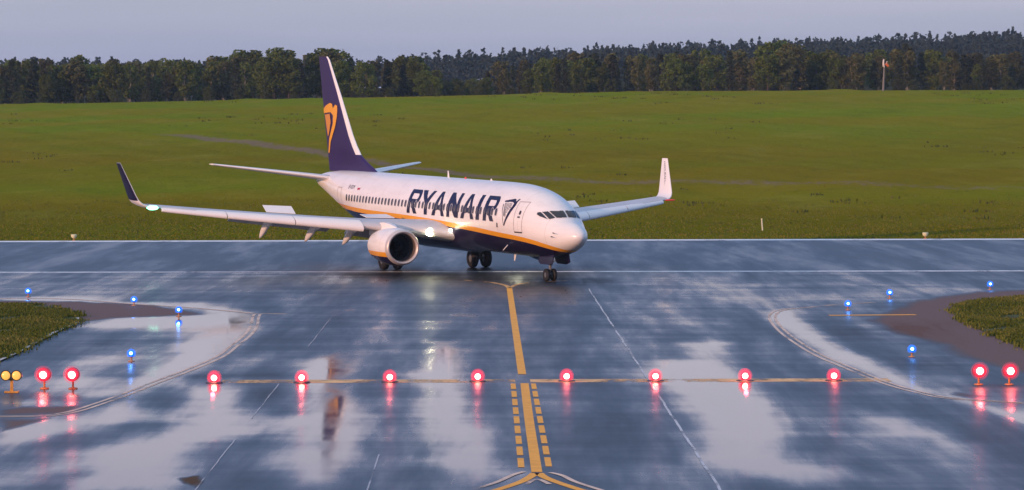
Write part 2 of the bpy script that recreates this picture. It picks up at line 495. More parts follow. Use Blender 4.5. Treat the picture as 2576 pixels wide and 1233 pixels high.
# apron and taxiway: one sheet, wetness / gravel / mud are properties of the place
WET=[
 (0.95,0.5,[(-17.79,140.46),(-14.02,142.18),(-13.84,146.04),(-12.25,143.83),(-11.34,138.31),(-10.99,132.0),(-10.99,125.14),(-11.02,119.45),(-11.54,111.19),(-12.06,105.13),(-12.63,102.17),(-13.4,100.05),(-14.01,102.19),(-13.54,105.16),(-13.19,106.7),(-13.16,111.65),(-12.88,119.0),(-13.24,130.85),(-13.86,134.51),(-15.1,133.3),(-17.15,133.34),(-18.69,134.61)]),
 (0.9,0.5,[(-25.55,155.57),(-22.71,156.5),(-18.78,152.14),(-15.21,151.42),(-12.25,143.83),(-13.77,145.31),(-15.72,147.13),(-18.55,150.24),(-21.4,152.84),(-25.18,153.26)]),
 (0.55,4,[(-29.12,177.32),(-16.69,177.41),(-15.37,163.38),(-22.96,158.22),(-26.0,158.29)]),
 (0.9,0.4,[(-14.83,90.09),(-13.91,93.58),(-13.14,97.68),(-12.37,100.04),(-11.3,96.35),(-10.39,94.75),(-11.73,92.94),(-12.93,90.06),(-13.34,87.87),(-14.34,87.09)]),
 (0.95,0.5,[(-11.33,105.89),(-10.27,104.72),(-9.23,103.58),(-9.05,97.95),(-7.75,95.03),(-7.8,89.99),(-8.4,87.8),(-9.02,84.22),(-8.47,75.79),(-10.89,75.82),(-10.88,80.03),(-11.78,80.94),(-11.61,84.25),(-10.8,87.3),(-9.76,90.01),(-10.1,96.65),(-10.07,100.0)]),
 (0.7,0.5,[(-13.12,79.62),(-12.21,81.41),(-11.59,83.28),(-11.26,80.94),(-12.22,78.74),(-12.7,77.06)]),
 (0.92,0.5,[(-7.9,115.12),(-6.97,117.92),(-6.23,111.53),(-6.21,105.04),(-5.22,87.23),(-4.71,84.16),(-4.58,78.22),(-5.16,77.8),(-6.29,82.26),(-6.33,87.24),(-5.97,91.1),(-7.49,91.12),(-7.44,93.48),(-6.31,95.32),(-6.59,100.65),(-7.68,109.86)]),
 (0.9,0.4,[(-5.86,103.52),(-5.17,99.24),(-4.72,95.3),(-4.57,89.94),(-4.71,84.16),(-5.16,86.18)]),
 (0.95,0.5,[(-2.99,124.99),(-2.35,124.97),(-2.06,113.21),(-1.49,95.25),(-0.53,87.17),(-0.4,82.19),(0.0,79.46),(-0.63,78.17),(-2.25,82.68),(-1.86,84.13),(-2.16,89.91),(-2.87,96.55),(-2.53,102.73),(-3.61,109.79),(-2.84,112.34)]),
 (0.6,1,[(-11.41,156.23),(-10.2,154.53),(-9.69,149.73),(-10.73,148.22)]),
 (0.7,1,[(-9.81,171.96),(-7.35,170.88),(-7.25,168.49),(-9.64,168.95)]),
 (0.45,2,[(-7.96,151.25),(-4.44,146.57),(-4.16,134.31),(-6.95,136.91)]),
 (0.65,0.7,[(-10.66,117.99),(-9.34,118.44),(-9.38,115.14),(-10.6,112.47)]),
 (0.65,0.6,[(-15.8,118.08),(-14.04,118.53),(-14.39,115.23),(-15.8,114.8)]),
 (0.75,0.4,[(-16.38,99.55),(-15.29,99.88),(-13.99,98.36),(-16.18,98.33)]),
 (0.65,0.7,[(-17.96,109.2),(-14.93,109.98),(-13.74,106.71),(-14.27,103.66),(-15.73,103.68),(-17.31,105.22)]),
 (0.97,0.5,[(6.95,123.78),(8.07,126.47),(8.68,124.82),(8.33,118.67),(7.96,111.35),(8.1,104.87),(8.16,99.1),(8.14,89.83),(7.56,84.56),(7.32,83.1),(8.16,79.86),(7.09,78.14),(6.06,79.01),(5.17,82.65),(5.5,86.11),(5.63,92.76),(5.57,102.67),(5.04,109.71),(5.28,114.94),(6.71,116.78)]),
 (0.75,1,[(6.62,152.55),(7.95,150.14),(8.23,144.86),(8.53,139.27),(8.33,129.3),(6.96,132.9),(6.53,142.05)]),
 (0.93,0.4,[(11.98,143.34),(12.99,145.49),(12.63,136.55),(12.91,128.06),(13.01,118.58),(13.59,112.12),(13.67,107.12),(14.29,101.81),(15.53,94.44),(15.23,92.62),(14.19,99.69),(13.18,103.28),(12.36,113.91),(12.0,120.59),(11.65,130.4),(11.5,136.57)]),
 (0.75,0.7,[(10.63,95.14),(11.6,92.67),(12.69,90.33),(12.75,83.51),(12.28,82.56),(11.67,87.07),(10.41,88.15)]),
 (0.5,0.7,[(14.19,99.69),(15.33,93.22),(14.31,87.03),(14.19,92.64),(13.0,97.02)]),
 (0.58,1.5,[(8.75,155.78),(13.49,162.68),(20.95,164.35),(24.57,160.6),(18.45,152.27),(13.59,146.95),(11.37,148.52)]),
 (0.5,2.5,[(4.52,176.85),(13.58,170.36),(20.37,168.19),(19.8,163.45),(9.35,162.79),(3.2,166.7)]),
 (0.52,0.7,[(8.76,124.82),(11.44,123.7),(12.0,120.59),(9.01,117.69),(8.33,118.67)]),
 (0.5,0.5,[(1.53,79.94),(5.08,79.46),(5.08,75.7),(1.97,76.95),(1.6,78.21)]),
]
BROWN=[
 (0.9,0.5,[(-25.18,153.26),(-21.34,152.36),(-17.45,149.91),(-14.16,142.74),(-17.88,140.47),(-19.13,137.82),(-19.22,139.15),(-21.72,147.71),(-24.78,150.86)]),
 (0.7,0.3,[(-15.94,96.87),(-15.32,98.05),(-13.55,98.35),(-13.68,95.3),(-15.65,95.08)]),
 (0.7,0.3,[(-15.46,93.9),(-13.94,94.19),(-14.78,89.8)]),
 (0.4,1,[(-18.67,121.1),(-17.05,127.46),(-16.4,118.09),(-17.99,117.16)]),
 (0.85,0.8,[(27.11,161.98),(23.74,159.55),(19.96,153.19),(15.85,138.29),(16.05,129.58),(17.2,123.34),(16.81,118.09),(18.1,110.11),(18.39,106.52),(27.51,159.45)]),
 (0.5,0.3,[(14.69,103.26),(16.32,100.71),(14.63,99.69),(14.03,101.81)]),
]
MUD=[
 (1,0.12,[(-6.27,106.59),(-6.13,106.59),(-5.89,102.06),(-5.44,97.24),(-5.26,92.85),(-5.07,91.09),(-5.26,89.95),(-5.45,91.09),(-5.71,96.59),(-6.19,103.53)]),
 (0.8,0.15,[(-8.44,78.69),(-7.95,79.34),(-7.7,77.83),(-7.77,76.59),(-8.2,77.42)]),
]
DARK_PATCH=[  # darker, rougher patches of pavement; the first lies under the jet nose
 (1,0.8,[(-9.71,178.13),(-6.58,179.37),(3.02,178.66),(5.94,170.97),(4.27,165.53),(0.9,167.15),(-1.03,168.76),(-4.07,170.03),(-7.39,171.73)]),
 (0.8,0.6,[(-8.53,143.04),(-7.66,143.73),(-7.03,136.91),(-7.81,133.76)]),
 (0.7,0.4,[(-17.06,103.7),(-13.34,103.64),(-13.78,100.06),(-16.47,100.1)]),
 (0.6,0.5,[(-11.81,110.35),(-8.02,111.56),(-7.57,108.21),(-11.48,107.31)]),
 (0.6,0.5,[(-9.43,103.58),(-7.4,105.83),(-7.38,99.96),(-7.82,95.98),(-8.61,97.94)]),
 (0.55,0.8,[(-16.54,128.59),(-13.2,129.67),(-12.99,119.99),(-16.55,118.09),(-17.74,122.1)]),
 (0.5,0.8,[(-10.96,129.63),(-7.95,133.15),(-7.77,119.89),(-10.4,121.96)]),
 (0.6,0.8,[(13.58,136.53),(19.14,136.41),(17.09,124.66),(13.07,128.06)]),
 (0.7,0.5,[(13.88,117.6),(16.87,117.55),(16.07,109.52),(13.84,111.25)]),
 (0.7,0.4,[(14.58,106.31),(16.83,105.49),(16.27,100.36),(14.39,102.53)]),
 (0.5,1,[(9.17,99.09),(10.6,97.72),(10.01,87.09),(11.01,82.11),(11.15,75.91),(8.25,75.94),(7.87,82.15)]),
 (0.45,1,[(1.59,99.2),(5.0,97.8),(5.13,84.6),(4.62,80.35),(1.44,80.39)]),
 (0.5,1,[(-8.03,82.28),(-6.22,81.33),(-5.92,76.04),(-7.57,76.06)]),
 (0.45,1,[(-3.88,89.93),(-2.43,89.36),(-1.93,76.0),(-3.38,76.01)]),
 (0.5,0.6,[(-21.95,158.19),(-13.28,157.12),(-13.35,152.17),(-18.31,153.09)]),
 (0.5,1.5,[(-18.5,173.22),(-10.88,175.11),(-11.07,161.45),(-15.88,158.04)]),
]

xs = np.concatenate([[-900, -300, -120, -60, -40, -33], np.arange(-30, 30.01, .2), [33, 40, 60, 120, 300, 900]])
ys = np.concatenate([[-150, -100, 0, 40, 60, 68], np.arange(72, 120, .25), np.arange(120, 181.01, .45)])
apron, X, Y = grid_obj('taxiway', xs, ys, lambda X, Y: X * 0, M['apron'])
tag(apron, 'wet blue grey asphalt taxiway with puddles', 'taxiway', kind='structure')
def bake(polys, base):
    out = np.full(X.shape, base)
    for val, soft, P in polys:
        d = sdf_poly(X, Y, P, .35)
        t = np.clip(d / (soft * 2.2) * .5 + .5, 0, 1)
        t = t * t * (3 - 2 * t)
        out = np.where(val > out, out + (val - out) * t, out)
    return out.ravel()
attr(apron, 'wet', bake(WET, .40))
attr(apron, 'gravel', bake(BROWN, 0.0))
attr(apron, 'dark_patch', bake(DARK_PATCH, .12))
attr(apron, 'mud', bake(MUD[1:], 0.0))

def sheet(name, pts, z, m, label, cat='marking', kind='structure'):
    mb = MB()
    mb.add([(a, b, z) for a, b in pts], [tuple(range(len(pts)))])
    o = mb.build(name, m)
    return tag(o, label, cat, kind=kind)

def strip_mb(mb, pts, w, z, m=0):
    P = [Vector((a, b)) for a, b in pts]
    L_, R_ = [], []
    for i, p in enumerate(P):
        t = (P[min(i + 1, len(P) - 1)] - P[max(i - 1, 0)]).normalized()
        n = Vector((-t.y, t.x)) * w / 2
        L_.append(p + n); R_.append(p - n)
    vs = [(q.x, q.y, z) for q in L_] + [(q.x, q.y, z) for q in R_]
    k = len(P)
    mb.add(vs, [(i, k + i, k + i + 1, i + 1) for i in range(k - 1)], m)

def smooth_pts(pts, n=6):
    P = [np.array(p, float) for p in pts]
    out = []
    for i in range(len(P) - 1):
        a, b, c, d = P[max(i - 1, 0)], P[i], P[i + 1], P[min(i + 2, len(P) - 1)]
        for t in np.arange(n) / n:
            out.append(tuple(.5 * ((2 * b) + (-a + c) * t + (2 * a - 5 * b + 4 * c - d) * t * t + (-a + 3 * b - 3 * c + d) * t ** 3)))
    out.append(tuple(P[-1]))
    return out

def marking(name, runs, z, m, label):
    mb = MB()
    for pts, w in runs: strip_mb(mb, pts, w, z)
    return tag(mb.build(name, m), label, 'marking', kind='structure')

mb = MB()
fx0, fx1 = -900, 900
fy = lambda x: 226.25 + x * .0221
mb.add([(fx0, 181, 0), (fx1, 181, 0), (fx1, fy(fx1), 0), (fx0, fy(fx0), 0)], [(0, 1, 2, 3)])
tag(mb.build('runway', M['runway']), 'smooth wet blue grey runway behind the jet', 'runway', kind='structure')
marking('runway_edge_line', [([(-900, 181.1), (900, 180.3)], .95)], .008, M['white_line'], 'white line along the near runway edge')
marking('runway_edge_line', [([(fx0, fy(fx0) - 1.4), (fx1, fy(fx1) - 1.4)], 2.2)], .008, M['white_line'], 'white line along the far runway edge by the grass')
marking('taxiway_centreline', [(smooth_pts([(-.14, 163.6), (.15, 131.56), (.35, 109.75)], 8), .29), (smooth_pts([(.42, 106.1), (.5, 94.25), (.58, 85.31), (.63, 79.8)], 8), .28)],
        .008, M['orange_line'], 'solid orange centreline running from the stop bar to the runway')
marking('lead_off_line', [(smooth_pts([(-.16, 163.8), (-.37, 166.4), (-1.14, 169.2), (-2.6, 171.5)]), .26), (smooth_pts([(-.12, 163.8), (.26, 167.1), (1.13, 169.2), (3.0, 171.0)]), .22)],
        .008, M['worn_line'], 'faded fork at the far end of the centreline')
marking('centreline_fork', [(smooth_pts([(.58, 79.6), (.45, 78.77), (.12, 77.42), (-.66, 75.48), (-2.2, 73)]), .24), (smooth_pts([(.68, 79.6), (.84, 78.6), (1.3, 77.08), (1.95, 75.45), (3.4, 73)]), .24)],
        .008, M['orange_line'], 'fork at the near end of the orange centreline')
marking('pale_fork_line', [(smooth_pts([(.3, 79.9), (.02, 79.2), (-.4, 77.6), (-.9, 76.3)]), .15), (smooth_pts([(.97, 79.7), (1.28, 79.0), (1.6, 77.6), (2.3, 75.6)]), .15), (smooth_pts([(.32, 77.1), (.62, 78.25), (.92, 77.2)]), .14)],
        .012, M['pale_line'], 'pale worn lines beside the near fork')
for side, (a, b) in {'left': ((.03, 106.0), (.24, 80.2)), 'right': ((.72, 106.0), (.96, 80.4))}.items():
    a, b = Vector(a), Vector(b)
    runs = []
    for k in range(9):
        t0 = k / 9.0
        t1 = t0 + .084
        runs.append(([tuple(a.lerp(b, t0)), tuple(a.lerp(b, t1))], .17))
    marking('dashed_centreline', runs, .008, M['pale_line'] if side == 'none' else M['orange_line'], 'row of orange dashes on the %s side of the near centreline' % side)
marking('stop_line', [([(-10.0, 107.0), (.1, 107.12)], 1.25), ([(.62, 107.12), (13.0, 107.3)], 1.25)], .004, M['worn_line'], 'worn ochre stop line under the row of red lights')
def offs(pts, d):
    P = [Vector(p) for p in pts]
    out = []
    for i, p in enumerate(P):
        t = (P[min(i + 1, len(P) - 1)] - P[max(i - 1, 0)]).normalized()
        out.append((p.x - t.y * d, p.y + t.x * d))
    return out
CURL = smooth_pts([(-10.36, 142.97), (-11.57, 143.1), (-11.62, 141.04), (-11.24, 135.49), (-11.02, 129.66), (-11.04, 123.04), (-11.1, 117.83), (-11.66, 111.65), (-12.24, 106.71), (-12.67, 102.48), (-13.2, 98.57), (-13.62, 96.21), (-14.29, 94.96), (-15.59, 94.73), (-20, 94.5)])
CURR = smooth_pts([(17.5, 151.0), (15.68, 149.48), (13.69, 146.9), (12.8, 145.92), (12.16, 143.89), (11.71, 140.54), (11.46, 136.03), (11.35, 128.52), (11.57, 118.97), (12.09, 112.45), (12.73, 105.83), (13.55, 101.78), (14.15, 100.3), (15.3, 99.3), (18, 97.5), (24, 95)])
marking('taxiway_edge_line', [(offs(CURL, -.11), .13), (offs(CURL, .16), .13)], .008, M['pale_line'], 'curved pale double line round the left island')
marking('taxiway_edge_line', [(offs(CURR, -.11), .13), (offs(CURR, .16), .13)], .008, M['pale_line'], 'curved pale double line round the right island')
marking('yellow_bar_line', [([(14.37, 141.4), (18.37, 141.77)], .55)], .008, M['orange_line'], 'short orange bar in front of the right grass island')
marking('island_edge_line', [(smooth_pts([(-40, 155.0), (-26, 155.2), (-22, 154.6), (-18.3, 150.6), (-15, 147.5), (-11.9, 143.4)]), .3)], .008, M['pale_line'], 'thin pale line along the far side of the left island')
marking('concrete_joint', [([(4.0 + (163 - yy) * .0125 + .012 * math.sin(yy * .9) + .008 * math.sin(yy * 2.3), yy) for yy in np.arange(163, 66, -1.0)], .08)], .008, M['joint'], 'pale joint right of the orange centreline')
marking('concrete_joint', [([(-8.16 + (142 - yy) * .006 + .008 * math.sin(yy * 1.1) + .005 * math.sin(yy * 2.7), yy) for yy in np.arange(a_, b_, -1.0)], .04) for a_, b_ in ((140, 122), (106, 93), (88, 66))], .008, M['joint_faint'], 'pale joint left of the orange centreline')
marking('concrete_joint', [([(-3.60, 84), (-3.56, 78), (-3.5, 68)], .045)], .008, M['joint_faint'], 'short pale joint at the lower left of the centreline')
ISL = {'left': [(-24.61, 149.79), (-23.07, 149.76), (-21.89, 148.2), (-20.49, 144.33), (-19.4, 140.39), (-19.08, 136.17), (-19.2, 132.19), (-19.13, 126.2), (-19.04, 119.53), (-19.2, 114), (-20.5, 105), (-23, 98), (-30, 94), (-120, 90), (-120, 151), (-40, 150.5)],
       'right': [(25.81, 155.37), (24.42, 154.07), (23.11, 152.47), (21.71, 149.65), (20.99, 147.52), (20.33, 144.0), (19.89, 139.54), (19.81, 133.1), (19.84, 126.99), (19.95, 120.0), (20.6, 112), (22.5, 105), (28, 100), (120, 96), (120, 157), (40, 156.5)]}
im = mat('island_grass_soil', (.06, .07, .018), .9, noise=.35, nscale=.8, spec=.2)
TUFT = {}
def tuft_mesh(name, pts, hmin, hmax, m, blades=4, wid=.035, spread=.10):
    n = len(pts) * blades
    P = np.repeat(np.asarray(pts, float), blades, 0)
    P[:, :2] += RNG.normal(0, spread, (n, 2))
    h = RNG.uniform(hmin, hmax, n)
    a = RNG.uniform(0, 2 * np.pi, n)
    lean = RNG.uniform(.1, .6, n) * h
    b = RNG.uniform(0, 2 * np.pi, n)
    dx, dy = np.cos(a) * wid, np.sin(a) * wid
    v0 = P + np.stack([-dx, -dy, -.02 + 0 * h], 1)
    v1 = P + np.stack([dx, dy, -.02 + 0 * h], 1)
    v2 = P + np.stack([dx * .7 + lean * .4 * np.cos(b), dy * .7 + lean * .4 * np.sin(b), h * .6], 1)
    v3 = P + np.stack([-dx * .7 + lean * .4 * np.cos(b), -dy * .7 + lean * .4 * np.sin(b), h * .6], 1)
    v4 = P + np.stack([lean * np.cos(b), lean * np.sin(b), h], 1)
    V = np.stack([v0, v1, v2, v3, v4], 1).reshape(-1, 3)
    i = np.arange(n) * 5
    mb = MB()
    mb.v = [tuple(p) for p in V]
    mb.f = [f for k in i for f in ((k, k + 1, k + 2, k + 3), (k + 3, k + 2, k + 4))]
    mb.m = [0] * len(mb.f)
    return mb.build(name, m)
def blade_mat(name, c0, c1, c2):
    m = mat(name, c0, .7, spec=.2)
    g = NT(m)
    geo = g.n.new('ShaderNodeNewGeometry')
    r = g.n.new('ShaderNodeValToRGB')
    r.color_ramp.elements[0].color = (*c0, 1)
    r.color_ramp.elements[1].color = (*c2, 1)
    e = r.color_ramp.elements.new(.5); e.color = (*c1, 1)
    big = g.noise(g.coords((.25, .18, .25)), 1.0, 3, .6)
    g.put(r.inputs['Fac'], g.math('ADD', g.math('MULTIPLY', geo.outputs['Random Per Island'], .5), g.math('MULTIPLY', g.step(big, .3, .7), .5)))
    g.put(g.b.inputs['Base Color'], r.outputs['Color'])
    return m
M['blade_isl'] = blade_mat('island_grass_blades', (.05, .075, .006), (.095, .115, .010), (.22, .19, .05))
M['blade_field'] = blade_mat('field_grass_blades', (.085, .10, .008), (.13, .125, .010), (.18, .145, .018))
for side, P in ISL.items():
    mb = MB()
    k = len(P)
    mb.add([(a, b, .05) for a, b in P] + [(a, b, -.02) for a, b in P], [tuple(range(k))] + [(i, i + k, (i + 1) % k + k, (i + 1) % k) for i in range(k)])
    o = mb.build('grass_island', im)
    me = o.data
    tag(o, 'low soil bed under the %s grass island' % side, 'ground', kind='structure')
    xr = (-29, -18.8) if side == 'left' else (19.6, 31)
    yr = (98, 152) if side == 'left' else (104, 158)
    q = np.stack([RNG.uniform(*xr, 26000), RNG.uniform(*yr, 26000)], 1)
    jit = np.sin(q[:, 1] * 3.1) * .18 + RNG.normal(0, .14, len(q))
    keep = in_poly(q[:, 0] + jit, q[:, 1] + jit, P) & (np.sin(q[:, 0] * 2.1 + np.sin(q[:, 1] * .6) * 2) + np.sin(q[:, 1] * .8) > -1.25)
    q = q[keep]
    t = tuft_mesh('island_grass', np.column_stack([q, np.full(len(q), .05)]), .05, .15, M['blade_isl'], 5, .03, .16)
    tag(t, 'short tufted grass covering the %s island' % side, 'grass', kind='stuff')
marking('island_kerb', [(smooth_pts([(-19.5, 139.8), (-19.08, 135.91), (-19.17, 131.71), (-19.1, 125.76), (-19.0, 119.14), (-19.1, 114.5)]), .16)], .062, mat('island_kerb_stone', (.5, .47, .43), .6, noise=.35, nscale=3), 'pale broken kerb along the left grass island')
# field grass near the runway and weeds up the slope
q = np.stack([RNG.uniform(-48, 48, 5200), 227.3 + 95 * RNG.beta(1, 2.8, 5200)], 1)
q = q[q[:, 1] > fy(q[:, 0]) + .4]
w = np.stack([RNG.uniform(-115, 115, 1000), RNG.uniform(250, 646, 1000)], 1)
cl = np.sin(w[:, 0] * .09 + 2 * np.sin(w[:, 1] * .021)) + np.sin(w[:, 1] * .043 + w[:, 0] * .031)
w = w[cl > .55]
w = w[np.abs(w[:, 1] - np.interp(w[:, 0], [p[0] for p in PATH], [p[1] for p in PATH])) > 6]
a = tuft_mesh('field_grass', np.column_stack([q, tzn(q[:, 0], q[:, 1])]), .04, .13, M['blade_field'], 5, .05, .4)
tag(a, 'longer grass growing along the far runway edge', 'grass', kind='stuff')
a = tuft_mesh('field_weeds', np.column_stack([w, tzn(w[:, 0], w[:, 1])]), .12, .34, blade_mat('field_weed_blades', (.045, .06, .008), (.075, .085, .010), (.11, .10, .015)), 8, .10, .6)
tag(a, 'scattered darker weed tufts on the rising field', 'weeds', kind='stuff')

# ------------------------------------------------------------------ the jet (x aft of the nose, y to its right, z up, metres)
TH = .0115
def T(x, y, z): return (x - 4.0, y, z + (x - 17.0) * TH)
FX = np.array([0, .1, .3, .6, 1.0, 1.45, 1.7, 2.0, 2.4, 2.8, 3.3, 4, 5, 6, 7.5, 10, 15, 20, 24.5, 26, 28, 30, 32, 34, 36, 37.4, 38.02])
ZT = np.array([2.74, 2.96, 3.11, 3.27, 3.42, 3.55, 3.66, 3.90, 4.16, 4.38, 4.62, 4.89, 5.14, 5.29, 5.39, 5.42, 5.42, 5.42, 5.42, 5.42, 5.42, 5.42, 5.41, 5.37, 5.24, 5.06, 4.9])
ZB = np.array([2.74, 2.53, 2.36, 2.20, 2.03, 1.88, 1.80, 1.72, 1.63, 1.56, 1.50, 1.44, 1.41, 1.40, 1.40, 1.40, 1.40, 1.40, 1.40, 1.52, 1.85, 2.32, 2.85, 3.4, 3.92, 4.25, 4.45])
HW = np.array([.001, .24, .42, .60, .80, .98, 1.08, 1.19, 1.32, 1.43, 1.54, 1.67, 1.78, 1.845, 1.88, 1.88, 1.88, 1.88, 1.88, 1.86, 1.77, 1.62, 1.40, 1.12, .78, .48, .28])
def pchip(x, y):
    h = np.diff(x); d = np.diff(y) / h; m = np.zeros(len(x))
    for i in range(1, len(x) - 1):
        if d[i - 1] * d[i] > 0:
            w1 = 2 * h[i] + h[i - 1]; w2 = h[i] + 2 * h[i - 1]
            m[i] = (w1 + w2) / (w1 / d[i - 1] + w2 / d[i])
    m[0], m[-1] = d[0], d[-1]
    def fn(q):
        q = np.clip(np.asarray(q, float), x[0], x[-1])
        i = np.clip(np.searchsorted(x, q) - 1, 0, len(h) - 1)
        t = (q - x[i]) / h[i]
        return (2 * t**3 - 3 * t**2 + 1) * y[i] + (t**3 - 2 * t**2 + t) * h[i] * m[i] + (-2 * t**3 + 3 * t**2) * y[i + 1] + (t**3 - t**2) * h[i] * m[i + 1]
    return fn
_s = np.sqrt(FX)
_t, _b, _w = pchip(_s, ZT), pchip(_s, ZB), pchip(_s, HW)
ztop = lambda x: _t(np.sqrt(np.maximum(x, 0)))
zbot = lambda x: _b(np.sqrt(np.maximum(x, 0)))
hwid = lambda x: _w(np.sqrt(np.maximum(x, 0)))
zmid = lambda x: zbot(x) + .5 * (ztop(x) - zbot(x))
def half(x, z):
    zc = zmid(x)
    r = (z - zc) / (ztop(x) - zc + 1e-9)
    return hwid(x) * np.sqrt(np.maximum(1e-6, 1 - r * r))
STX = np.array([0, .8, 1.28, 1.67, 4.09, 7.6, 11.6, 19.15, 23.3, 26.1, 30, 33.3, 36, 38.1])
STZ = np.array([1.8, 1.9, 2.01, 2.15, 2.57, 2.76, 2.95, 3.16, 3.21, 3.25, 3.36, 3.48, 3.98, 4.42])
stripe = pchip(STX, STZ)

def livery(name, wear=.04):
    m = mat(name, (.8, .79, .79), .27, coat=.15)
    g = NT(m)
    h = g.attr('stripe_h')
    n = g.noise(g.coords((.5, 1.2, 2.2)), 1.0, 5, .65)
    white = g.mix(g.step(n, .35, .7), (.83, .81, .80), (.76, .74, .73))
    sx_ = g.n.new('ShaderNodeSeparateXYZ')
    g.l.new(g.coords((1, 1, 1)), sx_.inputs[0])
    seam = g.math('LESS_THAN', g.math('FRACT', g.math('MULTIPLY', g.math('ADD', sx_.outputs['X'], 40.0), .42)), .014)
    white = g.mix(g.math('MULTIPLY', seam, .35), white, (.42, .38, .37))
    c = g.mix(g.math('GREATER_THAN', h, -.27), (.012, .006, .038), (.80, .36, .02))
    c = g.mix(g.math('GREATER_THAN', h, 0.0), c, white)
    g.put(g.b.inputs['Base Color'], c)
    return m
M['livery'] = livery('jet_livery_paint')

jet = empty('airliner', (2.0756, 170.49, 0), .437871 + math.pi / 2)
tag(jet, 'white passenger jet with dark blue belly, yellow stripe and purple tail, on the wet runway', 'airplane')

# fuselage
xs = np.concatenate([np.linspace(0, 1, 22)[1:] ** 2 * 4, np.arange(4.25, 38.01, .25), [38.02]])
NR = 96
ph = np.arange(NR) * 2 * np.pi / NR
rings, sh = [], []
for x in xs:
    zc, a, w = float(zmid(x)), float(ztop(x) - zmid(x)), float(hwid(x))
    y, z = w * np.sin(ph), zc + a * np.cos(ph)
    # belly fairing between the wings
    if 11.8 < x < 23:
        k = sm(min(1, (x - 11.8) / 2.2, (23 - x) / 3.0))
        low = np.clip((2.75 - z) / 1.2, 0, 1)
        z = z - .16 * k * low * (np.abs(np.cos(ph)))
        y = y * (1 + .10 * k * low)
    rings.append([T(x, b, c) for b, c in zip(y, z)])
    sh.append(z - float(stripe(x)))
mb = MB()
mb.rings(rings)
fus = mb.build('fuselage', M['livery'], jet, smooth=True)
attr(fus, 'stripe_h', np.concatenate(sh))

def decal(name, mats, inside, box, res, fn, parent, matfn=None):
    """cells of a flat drawing (u, v) that pass `inside`, laid on a surface by fn(u, v)"""
    u0, u1, v0, v1 = box
    nu, nv = max(1, round((u1 - u0) / res)), max(1, round((v1 - v0) / res))
    us, vs = np.linspace(u0, u1, nu + 1), np.linspace(v0, v1, nv + 1)
    cu, cv = np.meshgrid((us[1:] + us[:-1]) / 2, (vs[1:] + vs[:-1]) / 2)
    ok = inside(cu, cv)
    idx, V, F, Ms = {}, [], [], []
    for j, i in zip(*np.where(ok)):
        q = []
        for a, b in ((i, j), (i + 1, j), (i + 1, j + 1), (i, j + 1)):
            if (a, b) not in idx:
                idx[(a, b)] = len(V)
                V.append(fn(us[a], vs[b]))
            q.append(idx[(a, b)])
        F.append(tuple(q))
        Ms.append(matfn(cu[j, i], cv[j, i]) if matfn else 0)
    mb = MB()
    mb.v, mb.f, mb.m = V, F, Ms
    return mb.build(name, mats, parent)
def side_fn(off, s=1):
    return lambda x, z: T(x, s * (float(half(x, z)) + off), z)
def polys(*ps):
    return lambda a, b: np.logical_or.reduce([in_poly(a, b, p) for p in ps])

# writing on the side
Z0, Z1 = 3.31, 4.70
def letter_R(x0, x1):
    w = x0 - x1
    s = .44
    def f(x, z):
        xx = x0 - x - .10 * (z - Z0) / (Z1 - Z0)       # distance from the left side, slight lean
        stem = (xx > 0) & (xx < s)
        zc, rb = (Z1 + 3.92) / 2, (Z1 - 3.92) / 2
        def pill(xx, z, x1_, zc, r):
            return ((np.abs(z - zc) < r) & (xx > 0) & (xx < x1_ - r)) | (np.hypot((xx - x1_ + r) / 1.0, z - zc) < r)
        bowl = pill(xx, z, w - .10, zc, rb) & ~pill(xx - s, z, w - .10 - s - .34, zc, rb - .23)
        leg = (z < 4.0) & (np.abs(xx - (.66 + (4.0 - z) / .69 * (w - .72 - .44) * .92)) < .25)
        return (stem | bowl | leg) & (z > Z0) & (z < Z1)
    return f
LET = [letter_R(19.5, 17.75),
       polys([(16.98, Z0), (16.52, Z0), (16.52, 3.95), (15.95, 4.70), (16.38, 4.70), (16.78, 4.22), (17.20, 4.70), (17.85, 4.70), (16.98, 3.95)]),
       None, polys([(13.74, Z0), (13.33, Z0), (13.33, 4.02), (12.62, Z0), (12.12, Z0), (12.02, Z1), (12.42, Z1), (12.46, 4.05), (13.20, Z1), (13.66, Z1)]),
       None, polys([(9.70, Z0), (9.24, Z0), (9.16, Z1), (9.60, Z1)]), letter_R(8.74, 7.02)]
def letter_A(a, b, t0, t1):
    out = polys([(a, Z0), (a - .46, Z0), (a - .63, 3.66), (b + .56, 3.66), (b + .44, Z0), (b, Z0), (t1, Z1), (t0, Z1)])
    hole = polys([(a - .78, 3.92), (b + .66, 3.92), ((t0 + t1) / 2 - .02, 4.46)])
    return lambda x, z: out(x, z) & ~hole(x, z)
LET[2] = letter_A(15.87, 14.08, 15.12, 14.76)
LET[4] = letter_A(11.80, 9.98, 11.05, 10.66)
lett = decal('lettering', M['navy'], lambda x, z: np.logical_or.reduce([f(x, z) for f in LET]), (6.9, 19.6, 3.3, 4.72), .025, side_fn(.008), jet)
harp = polys([(6.49, 4.49), (5.58, 4.62), (5.42, 4.60), (5.30, 4.47), (5.19, 4.62), (5.06, 4.62), (5.14, 4.44), (5.13, 4.28), (5.22, 4.10), (5.50, 3.70), (5.98, 3.13), (6.04, 3.13), (5.93, 3.42), (5.66, 3.85), (5.42, 4.22), (5.40, 4.38), (5.58, 4.44), (6.46, 4.42)],
             [(6.50, 4.32), (6.43, 4.32), (6.30, 3.9), (6.14, 3.5), (6.03, 3.14), (6.08, 3.12), (6.22, 3.6), (6.37, 3.95)])
